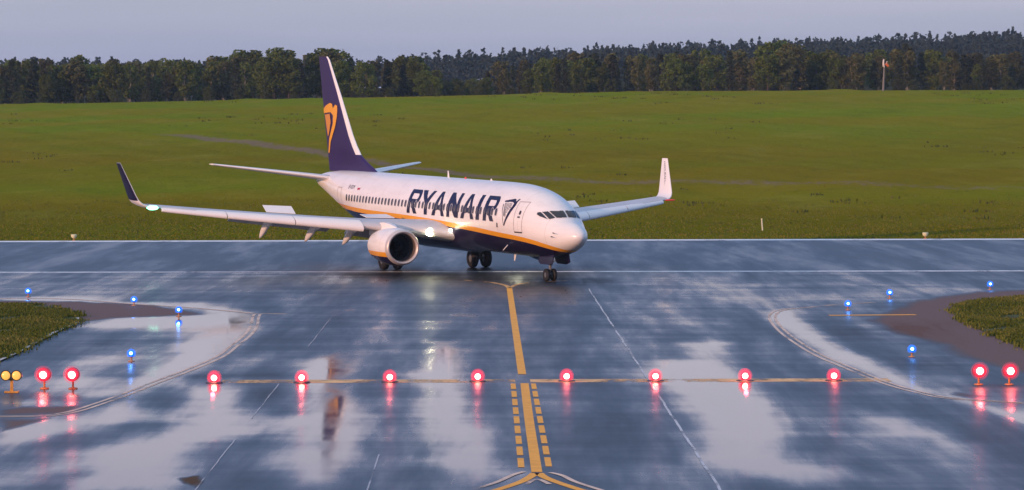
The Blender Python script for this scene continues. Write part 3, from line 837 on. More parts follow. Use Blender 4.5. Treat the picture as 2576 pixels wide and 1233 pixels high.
strg = polys(*[[(a + .028, t), (a - .028, t), (b - .028, d), (b + .028, d)] for a, t, b, d in ((6.32, 4.36), (6.2, 4.37), (6.06, 4.38), (5.92, 4.38), (5.78, 4.38), (5.64, 4.37)) for b, d in ()]) if False else \
    polys(*[[(a + .026, 4.37), (a - .026, 4.37), (b - .026, d), (b + .026, d)] for a, b, d in ((6.30, 6.08, 3.68), (6.16, 6.0, 3.62), (6.02, 5.9, 3.66), (5.88, 5.78, 3.84), (5.74, 5.66, 4.0), (5.61, 5.56, 4.12))])
decal('harp_emblem', M['navy'], lambda x, z: harp(x, z) | strg(x, z), (5.0, 6.52, 3.1, 4.64), .022, side_fn(.009), jet)
def text_part(name, body, size, m, parent, place):
    cu = bpy.data.curves.new(name, 'FONT')
    cu.body = body
    cu.size = size
    cu.align_x = 'CENTER'
    to = bpy.data.objects.new(name, cu)
    COL.objects.link(to)
    dg = bpy.context.evaluated_depsgraph_get()
    me = bpy.data.meshes.new_from_object(to.evaluated_get(dg))
    bpy.data.objects.remove(to)
    bpy.data.curves.remove(cu)
    for v in me.vertices: v.co = place(v.co.x, v.co.y)
    me.materials.clear(); me.materials.append(m)
    o = bpy.data.objects.new(name, me)
    COL.objects.link(o)
    o.parent = parent
    return o
text_part('registration', 'SP-RSM', .34, M['navy'], jet, lambda a, b: side_fn(.009)(28.95 - a, 4.40 + b))
decal('flag_emblem', [M['white'], mat('flag_red_paint', (.45, .02, .04), .35)], lambda x, z: x > 0, (27.4, 27.85, 4.38, 4.62), .06, side_fn(.009), jet, lambda a, b: 0 if b > 4.5 else 1)

# cabin windows
def pill_in(cx, cz, rx, rz):
    return lambda x, z: (np.abs((x - cx) / rx) ** 3.2 + np.abs((z - cz) / rz) ** 3.2) < 1
for k in range(45):
    cx = 29.42 - .508 * k
    if 17.05 < cx < 17.2: continue
    rx, rz = .135, .20
    cz = 3.84
    over = any(bool(f(np.array([cx]), np.array([cz]))[0]) for f in LET)
    mb = MB()
    for q, (r_, off, mi) in enumerate(((1.0, .013, 0),)):
        pts = []
        for t in np.arange(16) * 2 * np.pi / 16:
            c_, s_ = math.cos(t), math.sin(t)
            pts.append((cx + rx * r_ * math.copysign(abs(c_) ** .62, c_), cz + rz * r_ * math.copysign(abs(s_) ** .62, s_)))
        pane = [side_fn(off)(a, b) for a, b in pts]
        rim = [side_fn(.011)(cx + (a - cx) * 1.18, cz + (b - cz) * 1.14) for a, b in pts]
        mid = side_fn(off)(cx, cz)
        mb.add(pane + rim + [mid], [(i, (i + 1) % 16, 32) for i in range(16)], 0)
        mb.m = [0] * 16
        b0 = 0
        mb.f += [(i, 16 + i, 16 + (i + 1) % 16, (i + 1) % 16) for i in range(16)]
        mb.m += [1] * 16
    mb.build('passenger_window', [M['pane'], M['navy'] if over else M['grey']], jet)

# cockpit windows: drawn in front view (y, z), laid on the nose
def nose_fn(off, s):
    def f(y, z):
        lo, hi = .02, 6.5
        for _ in range(34):
            mid = (lo + hi) / 2
            ok = ztop(mid) > z and half(mid, z) > abs(y)
            lo, hi = (lo, mid) if ok else (mid, hi)
        x = hi
        return T(x - off * .8, s * (abs(y) + off * .5), z + off * .5)
    return f
CK = [[(.035, 3.73), (.60, 3.71), (.74, 4.045), (.045, 4.075)],
      [(.655, 3.705), (.93, 3.63), (1.02, 3.99), (.80, 4.035)],
      [(.985, 3.62), (1.20, 3.76), (1.24, 3.86), (1.17, 3.965), (1.07, 3.98)]]
for s in (1, -1):
    for P in CK:
        b = (min(p[0] for p in P), max(p[0] for p in P), min(p[1] for p in P), max(p[1] for p in P))
        decal('cockpit_window', M['glass'], polys(P), b, .018, nose_fn(.02, s), jet)

# service door, small fittings on the side
def frame_in(x0, x1, z0, z1, t):
    return lambda x, z: (x > x0) & (x < x1) & (z > z0) & (z < z1) & ~((x > x0 + t) & (x < x1 - t) & (z > z0 + t) & (z < z1 - t))
dr = decal('door', M['line_grey'], frame_in(4.06, 4.93, 2.83, 4.50, .035), (4.06, 4.93, 2.83, 4.50), .0175, side_fn(.008), jet)
decal('door_handle', M['darkmetal'], lambda x, z: x > 0, (4.33, 4.58, 3.62, 3.70), .04, side_fn(.012), dr)
decal('door_window', M['pane'], pill_in(4.42, 3.90, .09, .12), (4.3, 4.54, 3.76, 4.04), .03, side_fn(.012), dr)
decal('door_sill', M['darkmetal'], lambda x, z: x > 0, (4.08, 4.90, 2.79, 2.86), .035, side_fn(.016), dr)
dr2 = decal('door', M['line_grey'], frame_in(30.6, 31.4, 2.95, 4.45, .03), (30.6, 31.4, 2.95, 4.45), .02, side_fn(.008), jet)
for i, (x, z, l) in enumerate(((1.42, 2.92, .26), (1.50, 2.72, .20))):
    mb = MB()
    y = float(half(x, z))
    mb.tube(T(x + .1, y - .02, z), T(x + .05, y + .13, z), .022, m=0)
    mb.tube(T(x + .08, y + .12, z), T(x - l, y + .13, z - .03), .022, .008, m=0)
    mb.build('pitot_probe', M['darkmetal'], jet)
mb = MB(); mb.box(T(6.86, float(half(6.86, 3.13)) + .015, 3.13), (.10, .03, .24)); mb.build('static_port', M['darkmetal'], jet)
def blade_antenna(name, x, z0, h, c, sweep, s=1):
    mb = MB()
    r = []
    for k in range(5):
        t = k / 4
        cc, th_ = c * (1 - .55 * t), .03
        xx = x + sweep * t
        r.append([T(xx, 0, z0 + s * h * t), T(xx + cc * .4, th_, z0 + s * h * t), T(xx + cc, 0, z0 + s * h * t), T(xx + cc * .4, -th_, z0 + s * h * t)])
    mb.rings(r)
    mb.build(name, M['white'], jet, smooth=False)
blade_antenna('antenna', 17.5, 5.38, .42, .30, .14)
blade_antenna('antenna', 8.3, 1.45, .42, .30, .2, -1)
blade_antenna('antenna', 11.5, 5.40, .12, .30, .1)
mb = MB(); mb.tube(T(6.2, 1.52, 2.05), T(6.5, 1.66, 1.75), .03, .02); mb.build('drain_mast', M['white'], jet)
mb = MB(); mb.lathe([(0, .03), (.02, .07), (.08, .06), (.12, .01)], T(15.2, 0, 5.40), n=12); mb.build('beacon', M['red_nav'], jet)

# wings
def foil(n=16, t=.12, camber=.02):
    """(chord fraction, height) upper then lower, blunt trailing edge"""
    c = (1 - np.cos(np.linspace(0, np.pi, n))) / 2
    y = 5 * t * (.2969 * np.sqrt(c) - .1260 * c - .3516 * c**2 + .2843 * c**3 - .1015 * c**4)
    cm = camber * 4 * c * (1 - c)
    up = np.stack([c, cm + y], 1)[::-1]
    lo = np.stack([c, cm - y], 1)[1:]
    return np.concatenate([up, lo])
def section(le, chord, t, up=(0, 1), camber=.02, tw=0.0, n=16):
    """le = (x, y, z) of the leading edge; `up` = (y, z) direction of the section's upper side"""
    P = []
    for c, h in foil(n, t, camber):
        x = le[0] + chord * c
        P.append(T(x, le[1] + up[0] * h * chord, le[2] + up[1] * h * chord - tw * c * chord))
    return P
def wing_le(y):  # x, z of the leading edge and chord
    y = abs(y)
    x = 13.25 + (y - 1.6) * .76 if y < 5.2 else 15.99 + (y - 5.2) * .513
    te = 20.95 + max(0, y - 5.7) * .265
    z = 2.34 + (y - 1.6) * .088 + max(0, y - 9) ** 2 * .0012
    return x, z, te - x
def wing(s):
    ys = [1.2, 2.0, 3.0, 4.2, 5.2, 6.5, 8.5, 11, 13.5, 15.5, 16.75]
    rings = []
    for y in ys:
        x, z, c = wing_le(y)
        rings.append(section((x, s * y, z), c, .155 - .05 * min(1, y / 9), camber=.012, tw=-.012 - .032 * min(1, y / 8)))
    mb = MB()
    mb.rings(rings)
    w = mb.build('wing', M['grey'], jet, smooth=True, angle=50)
    # blended winglet: outer face dark blue, inner face white
    rings = []
    x0, z0, c0 = wing_le(16.75)
    for k in range(12):
        t = k / 11
        a = min(1, t * 3.2) * math.radians(76)
        if t <= .3125:
            yy = 16.75 + .75 * math.sin(a) / math.sin(math.radians(76)) * .9
            zz = z0 + .62 * (1 - math.cos(a))
        else:
            q = (t - .3125) / .6875
            yy = 17.425 + .52 * q
            zz = z0 + .62 * (1 - math.cos(math.radians(76))) + 2.02 * q
        xx = x0 + (yy - 16.75) * .55 + (zz - z0) * .62
        cc = c0 * (1 - .62 * min(1, max(0, (zz - z0) / 2.5)))
        rings.append(section((xx, s * yy, zz), cc, .085, up=(-s * math.sin(a), math.cos(a)), camber=0))
    mb = MB()
    nn = len(rings[0])
    def mf(k, i):
        if i in (nn // 2 - 1, nn // 2): return 2
        return 0 if i < nn // 2 else (1 if k > 2 else 0)
    mb.rings(rings, mfun=mf)
    wl_ = mb.build('winglet', [M['white'], M['navy'], M['grey']], w, smooth=True, angle=60)
    # yellow trim on the outer face, writing on the inner face
    def wlp(t_, cf, off):
        k = 3.4 + 7.4 * t_
        i = int(k); f_ = k - i
        A, B = Vector(rings[i][15]), Vector(rings[i + 1][15])
        A2, B2 = Vector(rings[i][0]), Vector(rings[i + 1][0])
        p = A.lerp(B, f_).lerp(A2.lerp(B2, f_), cf)
        return tuple(p + Vector((0, -s * (.05 + off), 0)))
    if s < 0:
        text_part('lettering', 'RYANAIR.COM', .30, M['navy'], wl_, lambda a, b: wlp(min(.97, max(.02, .5 + a / 2.3)), .52 - b * .9, .01))
    mb = MB()
    x, z, c = wing_le(16.3)
    q_ = 1.0 if s > 0 else .42
    mb.lathe([(-.28, .02), (-.2, .10 * q_), (0, .13 * q_), (.25, .12 * q_), (.4, .03)], T(x + .02, s * 16.75, z + .02), axis=(0, s, 0), n=14)
    mb.build('navigation_light', M['green_lamp'] if s > 0 else M['red_nav'], w, smooth=True)
    # leading-edge slats outboard of the engine
    for ya, yb in ((5.95, 9.4), (9.46, 12.9), (12.96, 16.3)):
        rr = []
        for y in np.linspace(ya, yb, 5):
            x, z, c = wing_le(y)
            d = .14 * c
            rr.append([T(x - .16 + d * a, s * y, z - .13 + d * b) for a, b in ((.0, -.06), (.10, .18), (.35, .40), (.75, .60), (1.15, .70), (.8, .52), (.42, .28), (.28, .0), (.32, -.30), (.12, -.25))])
        mb = MB()
        mb.rings(rr)
        mb.build('slat', M['white'], w, smooth=True, angle=50)
    # flaps, lowered
    for ya, yb in ((2.1, 5.0), (6.1, 11.8)):
        rr = []
        for y in np.linspace(ya, yb, 4):
            x, z, c = wing_le(y)
            ca = math.radians(24)
            fc = .26 * c
            rr.append([T(x + .90 * c + fc * (a * math.cos(ca) + b * math.sin(ca)), s * y, z - .10 - fc * (a * math.sin(ca) - b * math.cos(ca))) for a, b in foil(9, .14, .03)])
        mb = MB()
        mb.rings(rr)
        mb.build('flap', M['grey'], w, smooth=True, angle=50)
    # spoilers raised after landing
    for ya, yb, ang in ((8.55, 10.15, 31), (3.0, 4.6, 8)):
        rr = []
        for y in (ya, yb):
            x, z, c = wing_le(y)
            xh, zh = x + .66 * c, z + .085 * c
            a = math.radians(ang)
            L_ = .17 * c + .12
            dx, dz = L_ * math.cos(a), L_ * math.sin(a)
            rr.append([T(xh, s * y, zh), T(xh, s * y, zh + .045), T(xh + dx, s * y, zh + dz + .02), T(xh + dx, s * y, zh + dz)])
        mb = MB()
        mb.rings(rr)
        mb.build('spoiler', M['white'], w)
    # flap track fairings
    for y, L_ in ((7.4, 2.6), (10.0, 2.2), (5.35, 2.5)):
        x, z, c = wing_le(y)
        rr = []
        for t in np.linspace(0, 1, 10):
            r = .25 * math.sin(math.pi * min(1, t * .92 + .06)) ** .7
            xx = x + .50 * c + L_ * t
            zz = z - .20 - .16 * t - max(0, t - .35) * 1.35
            rr.append([T(xx, s * (y + r * .75 * math.cos(q)), zz + r * 1.25 * math.sin(q)) for q in np.arange(12) * math.pi / 6])
        mb = MB()
        mb.rings(rr)
        mb.build('flap_fairing', M['white'], w, smooth=True)
    # root landing lights
    x, z, c = wing_le(2.75)
    mb = MB()
    mb.lathe([(-.02, .01), (0, .12), (.05, .2), (.12, .22), (.3, .22)], T(x - .06, s * 2.68, z - .03), axis=(1, 0, 0), n=18)
    mb.build('landing_light', M['landing_lamp'], w, smooth=True)
    x, z, c = wing_le(2.02)
    mb = MB()
    mb.lathe([(-.02, .01), (0, .06), (.05, .10), (.3, .1)], T(x - .75, s * 2.0, z + .18), axis=(1, -s * .25, 0), n=14)
    mb.build('runway_turnoff_light', M['turnoff_lamp'], w, smooth=True)
    return w
for s in (1, -1): wing(s)

# engines
def engine(s):
    cy, cz, x0 = s * 4.83, 1.60, 13.05
    ax = lambda d, r, t: T(x0 + d, cy + r * math.sin(t), cz + r * math.cos(t) * (1.0 if math.cos(t) > 0 else .95))
    n = 48
    ts = np.arange(n) * 2 * math.pi / n
    prof = [(.0, .93), (.03, .965), (.10, 1.0), (.25, 1.045), (.6, 1.09), (1.1, 1.115), (1.7, 1.10), (2.4, 1.02), (3.0, .92), (3.25, .87)]
    mb = MB()
    rr = [[ax(d, r, t) for t in ts] for d, r in prof if d >= .25]
    mb.rings(rr, cap0=False, cap1=False)
    e = mb.build('engine', M['livery'], jet, smooth=True)
    attr(e, 'stripe_h', [v[2] - (1.36 + (v[0] + 4 - 17) * TH) for v in mb.v])
    mb = MB()
    rr = [[ax(d, r, t) for t in ts] for d, r in [(.25, 1.046), (.10, 1.0), (.03, .965), (0, .925), (.015, .885), (.06, .845), (.16, .81)]]
    mb.rings(rr, cap0=False, cap1=False)
    mb.build('inlet_lip', M['metal_lip'], e, smooth=True)
    mb = MB()
    rr = [[ax(d, r, t) for t in ts] for d, r in [(.155, .811), (.4, .79), (.95, .80), (1.3, .80)]]
    mb.rings(rr, cap0=False, cap1=False)
    mb.build('inlet_duct', M['inlet'], e, smooth=True)
    mb = MB()
    for k in range(24):
        t0 = k * 2 * math.pi / 24
        vs = []
        for r in (.24, .5, .79):
            tw = .10 + .12 * r
            vs += [ax(.92 + .05 * r, r, t0 - tw * .9), ax(1.10, r, t0 + tw * .7)]
        mb.add(vs, [(0, 1, 3, 2), (2, 3, 5, 4)])
    mb.add([ax(1.2, .80, t) for t in ts], [tuple(range(n))])
    mb.build('fan', M['darkmetal'], e)
    mb = MB()
    mb.rings([[ax(d, r, t) for t in ts[::2]] for d, r in [(.62, .01), (.70, .09), (.82, .17), (.98, .25)]])
    mb.build('spinner', M['black'], e, smooth=True)
    mb = MB()
    mb.rings([[ax(d, r, t) for t in ts] for d, r in [(3.25, .868), (3.2, .80), (2.9, .62), (3.4, .56), (4.2, .40), (4.15, .33), (4.0, .3)]], cap0=False)
    mb.build('exhaust_nozzle', M['darkmetal'], e, smooth=True, angle=40)
    mb = MB()
    rr = []
    for xx, z0_, z1_, w in ((14.0, 2.55, 2.72, .03), (14.6, 2.4, 2.86, .16), (15.6, 2.3, 2.95, .2), (16.8, 2.15, 2.85, .19), (18.0, 2.1, 2.6, .05)):
        rr.append([T(xx, cy - w, z0_), T(xx, cy + w, z0_), T(xx, cy + w * .8, z1_), T(xx, cy - w * .8, z1_)])
    mb.rings(rr)
    mb.build('pylon', M['white'], e, smooth=True, angle=45)
M['metal_lip'] = mat('inlet_lip_metal', (.60, .55, .53), .42, metal=.4)
for s in (1, -1): engine(s)

# fin and stabilisers
LE = [(28.1, 5.30), (28.9, 5.62), (30.0, 5.98), (31.1, 6.42), (31.75, 6.95), (32.4, 7.6), (34.4, 10.12), (36.3, 12.36), (36.65, 12.58)]
rings = []
for x, z in LE:
    te = 36.4 + (max(z, 5.3) - 5.4) * .25
    c = te - x
    t = .085 * min(1, 3.2 / c + .25) if z > 6 else .05
    if z < 6: t = .035
    rings.append([T(x + c * a, h * c, z) for a, h in foil(16, t, 0)])
mb = MB()
nn = len(rings[0])
mb.rings(rings, mfun=lambda k, i: 1 if (k >= 3 and 12 <= i <= 17) else 0)
fin = mb.build('tail_fin', [mat('purple_tail_paint', (.028, .010, .088), .4, spec=.3), M['white']], jet, smooth=True, angle=60)
def fin_fn(off):
    def f(x, z):
        le = np.interp(z, [p[1] for p in LE], [p[0] for p in LE])
        te = 36.4 + (z - 5.4) * .25
        c = te - le
        a = min(.999, max(.0, (x - le) / c))
        t = .085 * min(1, 3.2 / c + .25)
        y = 5 * t * (.2969 * math.sqrt(a) - .1260 * a - .3516 * a**2 + .2843 * a**3 - .1015 * a**4) * c
        return T(min(x, te), y + off, z)
    return f
hz = -.12
FH = [(37.29, 9.37), (36.85, 9.56), (35.97, 9.74), (35.53, 9.69), (35.39, 9.4), (35.01, 9.63), (34.66, 9.59), (34.6, 9.3), (34.66, 8.84), (35.01, 8.18), (35.97, 7.26), (36.24, 6.54), (36.46, 6.58), (36.32, 7.13), (36.24, 7.46), (35.41, 8.45), (35.38, 8.97), (35.88, 9.16), (37.29, 9.07)]
FS = [(37.05, 8.98), (36.01, 9.06), (35.85, 8.51), (36.28, 7.75), (36.5, 7.59)]
fh, fs_ = polys([(a, b + hz) for a, b in FH]), polys([(a, b + hz) for a, b in FS])
M['orange_mark'] = mat('amber_mark_paint', (.62, .25, .04), .35)
decal('harp_emblem', [M['yellow'], M['orange_mark']], lambda x, z: (fh(x, z) | fs_(x, z)) & (x < 36.35 + (z - 5.4) * .25), (34.5, 37.4, 6.3, 9.75), .035, fin_fn(.03), fin,
      lambda a, b: 0 if bool(fh(np.array([a]), np.array([b]))[0]) else 1)
def stab(s):
    mb = MB()
    rr = []
    for y, x, z, c in ((.25, 33.7, 4.86, 4.0), (1.0, 34.15, 4.92, 3.7), (4, 36.1, 5.30, 2.5), (6.9, 37.95, 5.66, 1.35), (7.17, 38.2, 5.70, 1.0)):
        rr.append(section((x, s * y, z), c, .10, camber=0))
    mb.rings(rr)
    mb.build('tailplane', M['white'], jet, smooth=True, angle=50)
for s in (1, -1): stab(s)
mb = MB()
mb.lathe([(0, .24), (.25, .2), (.35, .12), (.3, .05)], T(37.95, 0, 4.67), axis=(1, 0, 0), n=20)
mb.build('exhaust_pipe', M['darkmetal'], jet, smooth=True)

# landing gear (stands on the ground)
def wheel(parent, x, y, r, w):
    mb = MB()
    o = (x - 4, y - w / 2, r)
    mb.lathe([(0, r * .45), (0, r * .80), (w * .12, r * .95), (w * .3, r), (w * .7, r), (w * .88, r * .95), (w, r * .80), (w, r * .45)], o, axis=(0, 1, 0), n=32, m=0)
    mb.lathe([(w * .06, .01), (w * .06, r * .3), (w * .12, r * .46), (w * .88, r * .46), (w * .94, r * .3), (w * .94, .01)], o, axis=(0, 1, 0), n=20, m=1)
    return mb.build('wheel', [M['rubber'], M['steel']], parent, smooth=True, angle=40)
for s in (1, -1):
    mb = MB()
    g0 = (19.6 - 4, s * 2.86)
    mb.tube((g0[0], g0[1], .56), (g0[0] - .1, g0[1] + s * .1, 2.3), .11, .14)
    mb.tube((g0[0], g0[1] - .6, .56), (g0[0], g0[1] + .6, .56), .09)
    mb.tube((g0[0] - .02, g0[1], 1.2), (g0[0] + .1, s * 1.5, 1.9), .07)
    mb.tube((g0[0] + .18, g0[1], .7), (g0[0] + .3, g0[1], 1.15), .04)
    gear = mb.build('main_landing_gear', M['steel'], jet)
    for d in (-.43, .43): wheel(gear, 19.6, s * 2.86 + d, .565, .40)
    mb = MB()
    mb.box((g0[0] - .05, g0[1] + s * .34, 1.75), (.95, .05, 1.0))
    mb.build('gear_door', M['white'], gear)
mb = MB()
mb.tube((0, 0, .345), (-.02, 0, 1.0), .06, .07)
mb.tube((-.02, 0, 1.0), (-.10, 0, 1.75), .095, .10)
mb.tube((0, -.28, .345), (0, .28, .345), .05)
mb.tube((-.10, 0, .55), (-.17, 0, .85), .03)
mb.tube((.1, 0, 1.0), (.9, 0, 1.6), .05)
ng = mb.build('nose_landing_gear', M['steel'], jet)
for d in (-.21, .21): wheel(ng, 4.0, d, .345, .20)
mb = MB(); mb.lathe([(0, .10), (.05, .12), (.12, .08)], (-.22, .02, .98), axis=(1, 0, 0), n=16); mb.build('taxi_light', M['white'], ng, smooth=True)
for s in (1, -1):
    mb = MB()
    rr = []
    for k, x in enumerate((2.55, 3.0, 4.1, 4.35)):
        h = .55 if 0 < k < 3 else .42
        rr.append([(x - 4, s * .50, 1.50 - h), (x - 4, s * .54, 1.50 - h), (x - 4, s * .46, 1.55), (x - 4, s * .42, 1.55)])
    mb.rings(rr)
    mb.build('gear_door', M['navy'], ng)

# ------------------------------------------------------------------ airfield lights
def point_lamp(name, parent, loc, col, watts, r=.08):
    d = bpy.data.lights.new(name, 'POINT')
    d.energy, d.color, d.shadow_soft_size = watts, col, r
    o = bpy.data.objects.new(name, d)
    COL.objects.link(o)
    o.parent = parent
    o.location = loc
    return o

def make_inset():
    r = empty('stop_bar_light')
    mb = MB(); mb.lathe([(0, .30), (.02, .295), (.035, .25), (.04, .05)], (0, 0, .004), n=24); mb.build('base_ring', M['darkmetal'], r, smooth=True, angle=40)
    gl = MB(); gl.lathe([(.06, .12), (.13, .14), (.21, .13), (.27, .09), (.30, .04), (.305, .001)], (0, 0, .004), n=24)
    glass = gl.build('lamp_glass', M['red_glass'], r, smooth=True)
    gl = MB(); gl.lathe([(.04, .17), (.14, .195), (.25, .18), (.32, .12), (.36, .05), (.365, .001)], (0, 0, .004), n=24); gl.build('halo_shell', M['red_halo'], r, smooth=True)  # this shell and the next are added to imitate the red halo
    gl = MB(); gl.lathe([(.03, .22), (.14, .25), (.27, .235), (.38, .16), (.43, .06), (.435, .001)], (0, 0, .004), n=24); gl.build('outer_halo_shell', M['red_outer_halo'], r, smooth=True)
    mb = MB()
    mb.lathe([(-.02, .102), (0, .10), (.03, .08), (.045, .03), (.046, .001)], (0, -.11, .18), axis=(0, -1, .2), n=20)
    mb.build('lamp_lens', M['red_core'], glass, smooth=True)
    point_lamp('lamp_glow', r, (0, -.55, .35), (1, .06, .10), 5)
    return r
STOP = [(-10.19, 106.5), (-7.2, 106.6), (-4.19, 106.7), (-1.18, 106.9), (1.87, 106.95), (4.92, 106.95), (8.0, 107.0), (11.05, 107.0)]
SL = ['red inset light at the left end of the stop line, right of the curved line',
      'red inset light second from the left end of the stop line, by the left joint',
      'red inset light third from the left end, between two pale puddles',
      'red inset light just left of the orange centreline',
      'red inset light just right of the orange centreline',
      'red inset light standing on the pale joint right of the centreline',
      'red inset light second from the right end, at the big pale puddle edge',
      'red inset light at the right end of the stop line']
proto = make_inset()
for i, (x, y) in enumerate(STOP):
    o = proto if i == 0 else copy_tree(proto)
    o.location = (x, y, 0)
    tag(o, SL[i], 'runway light', 'red inset lights along the stop line')

def make_elev():
    r = empty('elevated_stop_light')
    mb = MB()
    mb.lathe([(0, .16), (.03, .15), (.05, .05)], (0, 0, .004), n=20)
    mb.lathe([(.04, .035), (.28, .035), (.30, .06)], (0, 0, 0), n=12)
    mb.build('stem', M['lamp_base'], r, smooth=True, angle=40)
    mb = MB(); mb.lathe([(.0, .10), (.04, .20), (.18, .235), (.30, .235), (.36, .22)], (0, .17, .49), axis=(0, -1, 0), n=24)
    hd = mb.build('lamp_head', M['black'], r, smooth=True, angle=60)
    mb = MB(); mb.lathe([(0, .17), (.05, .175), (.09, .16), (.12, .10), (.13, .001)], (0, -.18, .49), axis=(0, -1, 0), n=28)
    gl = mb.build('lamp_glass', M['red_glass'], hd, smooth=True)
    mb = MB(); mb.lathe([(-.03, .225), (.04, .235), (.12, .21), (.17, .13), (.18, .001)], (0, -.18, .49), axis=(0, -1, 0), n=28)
    mb.build('halo_shell', M['red_halo'], hd, smooth=True)  # added glowing shell, the inner part of the imitated halo
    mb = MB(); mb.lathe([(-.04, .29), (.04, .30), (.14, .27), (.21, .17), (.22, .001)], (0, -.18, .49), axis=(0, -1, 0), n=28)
    mb.build('outer_halo_shell', M['red_outer_halo'], hd, smooth=True)  # wider, fainter shell that fades the imitated halo out
    mb = MB(); mb.lathe([(-.02, .125), (.01, .12), (.045, .08), (.055, .001)], (0, -.295, .49), axis=(0, -1, .06), n=24)
    mb.build('lamp_lens', M['red_core'], hd, smooth=True)
    point_lamp('lamp_glow', r, (0, -.6, .5), (1, .05, .09), 10)
    return r
EL = [(-15.67, 104.3, 'red elevated light beside the amber twin lamps, left island side'), (-14.71, 104.29, 'red elevated light on the left, nearer to the curved double line'),
      (15.78, 105.32, 'red elevated light on the right, the one nearer to the centreline'), (16.81, 105.3, 'red elevated light at the right edge of the scene')]
proto = make_elev()
for i, (x, y, l) in enumerate(EL):
    o = proto if i == 0 else copy_tree(proto)
    o.location = (x, y, 0)
    tag(o, l, 'runway light', 'red elevated lights at the ends of the stop line')

def make_blue():
    r = empty('taxiway_edge_light')
    mb = MB()
    mb.lathe([(0, .13), (.02, .12), (.04, .04)], (0, 0, .004), n=16)
    mb.lathe([(.03, .03), (.14, .03), (.16, .07), (.19, .085)], (0, 0, 0), n=14)
    mb.build('stem', M['lamp_base'], r, smooth=True, angle=40)
    mb = MB(); mb.lathe([(.19, .10), (.26, .12), (.34, .115), (.40, .08), (.43, .001)], (0, 0, 0), n=20)
    gl = mb.build('lamp_glass', M['blue_glass'], r, smooth=True)
    mb = MB(); mb.lathe([(.17, .14), (.26, .175), (.36, .165), (.44, .10), (.47, .001)], (0, 0, 0), n=20); mb.build('halo_shell', M['blue_halo'], r, smooth=True)  # last shell is added to imitate the blue halo
    mb = MB(); mb.lathe([(-.02, .062), (0, .06), (.02, .04), (.028, .001)], (0, -.11, .31), axis=(0, -1, .15), n=16)
    mb.build('lamp_lens', M['blue_core'], gl, smooth=True)
    point_lamp('lamp_glow', r, (0, -.35, .35), (.05, .25, 1), 3)
    return r
BL = [(-24.3, 156.58, 'blue edge light farthest left, beyond the left grass island'), (-18.11, 149.33, 'blue edge light at the far side of the brown gravel left of the jet'),
      (-15.12, 141.4, 'blue edge light mirrored in the pale puddle near the left curve'), (-14.16, 115.81, 'blue edge light standing in front of the left island by the red lights'),
      (24.79, 161.67, 'blue edge light farthest right, beyond the right grass island'), (18.68, 154.21, 'blue edge light behind the short orange bar'),
      (15.65, 145.26, 'blue edge light at the left end of the short orange bar'), (15.06, 117.35, 'blue edge light between the right curve and the red elevated lights')]
proto = make_blue()
for i, (x, y, l) in enumerate(BL):
    o = proto if i == 0 else copy_tree(proto)
    o.location = (x, y, 0)
    tag(o, l, 'taxiway light', 'blue taxiway edge lights')

r = empty('runway_guard_light', (-16.53, 102.84, 0))
tag(r, 'amber twin lamps on a short yellow stand at the left edge', 'signal light')
mb = MB()
mb.box((0, 0, .03), (.46, .22, .05))
mb.box((0, 0, .24), (.10, .10, .40), taper=.8)
mb.box((0, .03, .44), (.40, .08, .07))
mb.build('stand', M['amber_paint'], r)
for d in (-.175, .175):
    mb = MB(); mb.lathe([(0, .06), (.04, .15), (.16, .178), (.30, .178), (.30, .150), (.27, .148)], (d, .16, .58), axis=(0, -1, 0), n=26)
    h = mb.build('lamp_head', M['black'], r, smooth=True, angle=45)
    mb = MB(); mb.lathe([(0, .15), (.03, .13), (.05, .07), (.055, .001)], (d, -.11, .58), axis=(0, -1, 0), n=24)
    mb.build('lamp_lens', M['amber_lamp'], h, smooth=True)

def make_edge():
    r = empty('runway_edge_light')
    mb = MB(); mb.lathe([(0, .12), (.04, .10), (.06, .04), (.16, .04)], (0, 0, 0), n=14); mb.build('stem', M['lamp_base'], r, smooth=True)
    mb = MB(); mb.lathe([(.16, .10), (.26, .20), (.42, .23), (.44, .16), (.44, .001)], (0, 0, 0), n=18); mb.build('lamp_head', M['cream'], r, smooth=True, angle=40)
    return r
proto = make_edge()
for i, (x, l) in enumerate(((-31.7, 'small cream lamp on the far runway edge at the left'), (30.1, 'small cream lamp on the far runway edge at the right'))):
    o = proto if i == 0 else copy_tree(proto)
    o.location = (x, fy(x) + .25, 0)
    tag(o, l, 'runway light', 'cream lamps along the far runway edge')

r = empty('marker_post', (19.35, 241.1, float(tzn(19.35, 241.1))))
tag(r, 'thin pale marker post standing in the grass beyond the jet nose', 'post')
mb = MB(); mb.tube((.02, 0, -.1), (-.05, 0, .82), .055, .05, n=10); mb.build('post', M['post_white'], r)
mb = MB(); mb.tube((-.05, 0, .82), (-.055, 0, .93), .062, .055, n=10); mb.build('cap', M['cream'], r)

wx, wy = 75.7, 636.0
r = empty('windsock_mast', (wx, wy, float(tzn(wx, wy)) - .2))
tag(r, 'grey mast with a drooping white and orange windsock before the right-hand wood', 'windsock')
mb = MB()
mb.tube((-.12, 0, 0), (.06, 0, 4.9), .26, .15, n=8)
mb.build('mast', M['galv'], r)
mb = MB()
mb.tube((.06, 0, 4.8), (.0, 0, 6.6), .10, .06, n=8)
mb.lathe([(0, .42), (.08, .42), (.08, .36), (0, .36)], (.45, 0, 5.85), axis=(1, 0, -.5), n=18)
mb.build('swivel_frame', M['sock_white'], r)
mb = MB()
mb.lathe([(0, .34), (.3, .30), (.6, .24), (.85, .2)], (.35, 0, 5.75), axis=(.75, 0, -.8), n=16)
mb.build('sock', M['sock_orange'], r, smooth=True)
mb = MB()
mb.lathe([(0, .01), (.02, .12), (.5, .17), (1.1, .15), (1.5, .08), (1.52, .01)], (-.12, 0, 5.0), axis=(.02, 0, 1), n=14)
mb.build('lamp_housing', M['sock_white'], r, smooth=True)

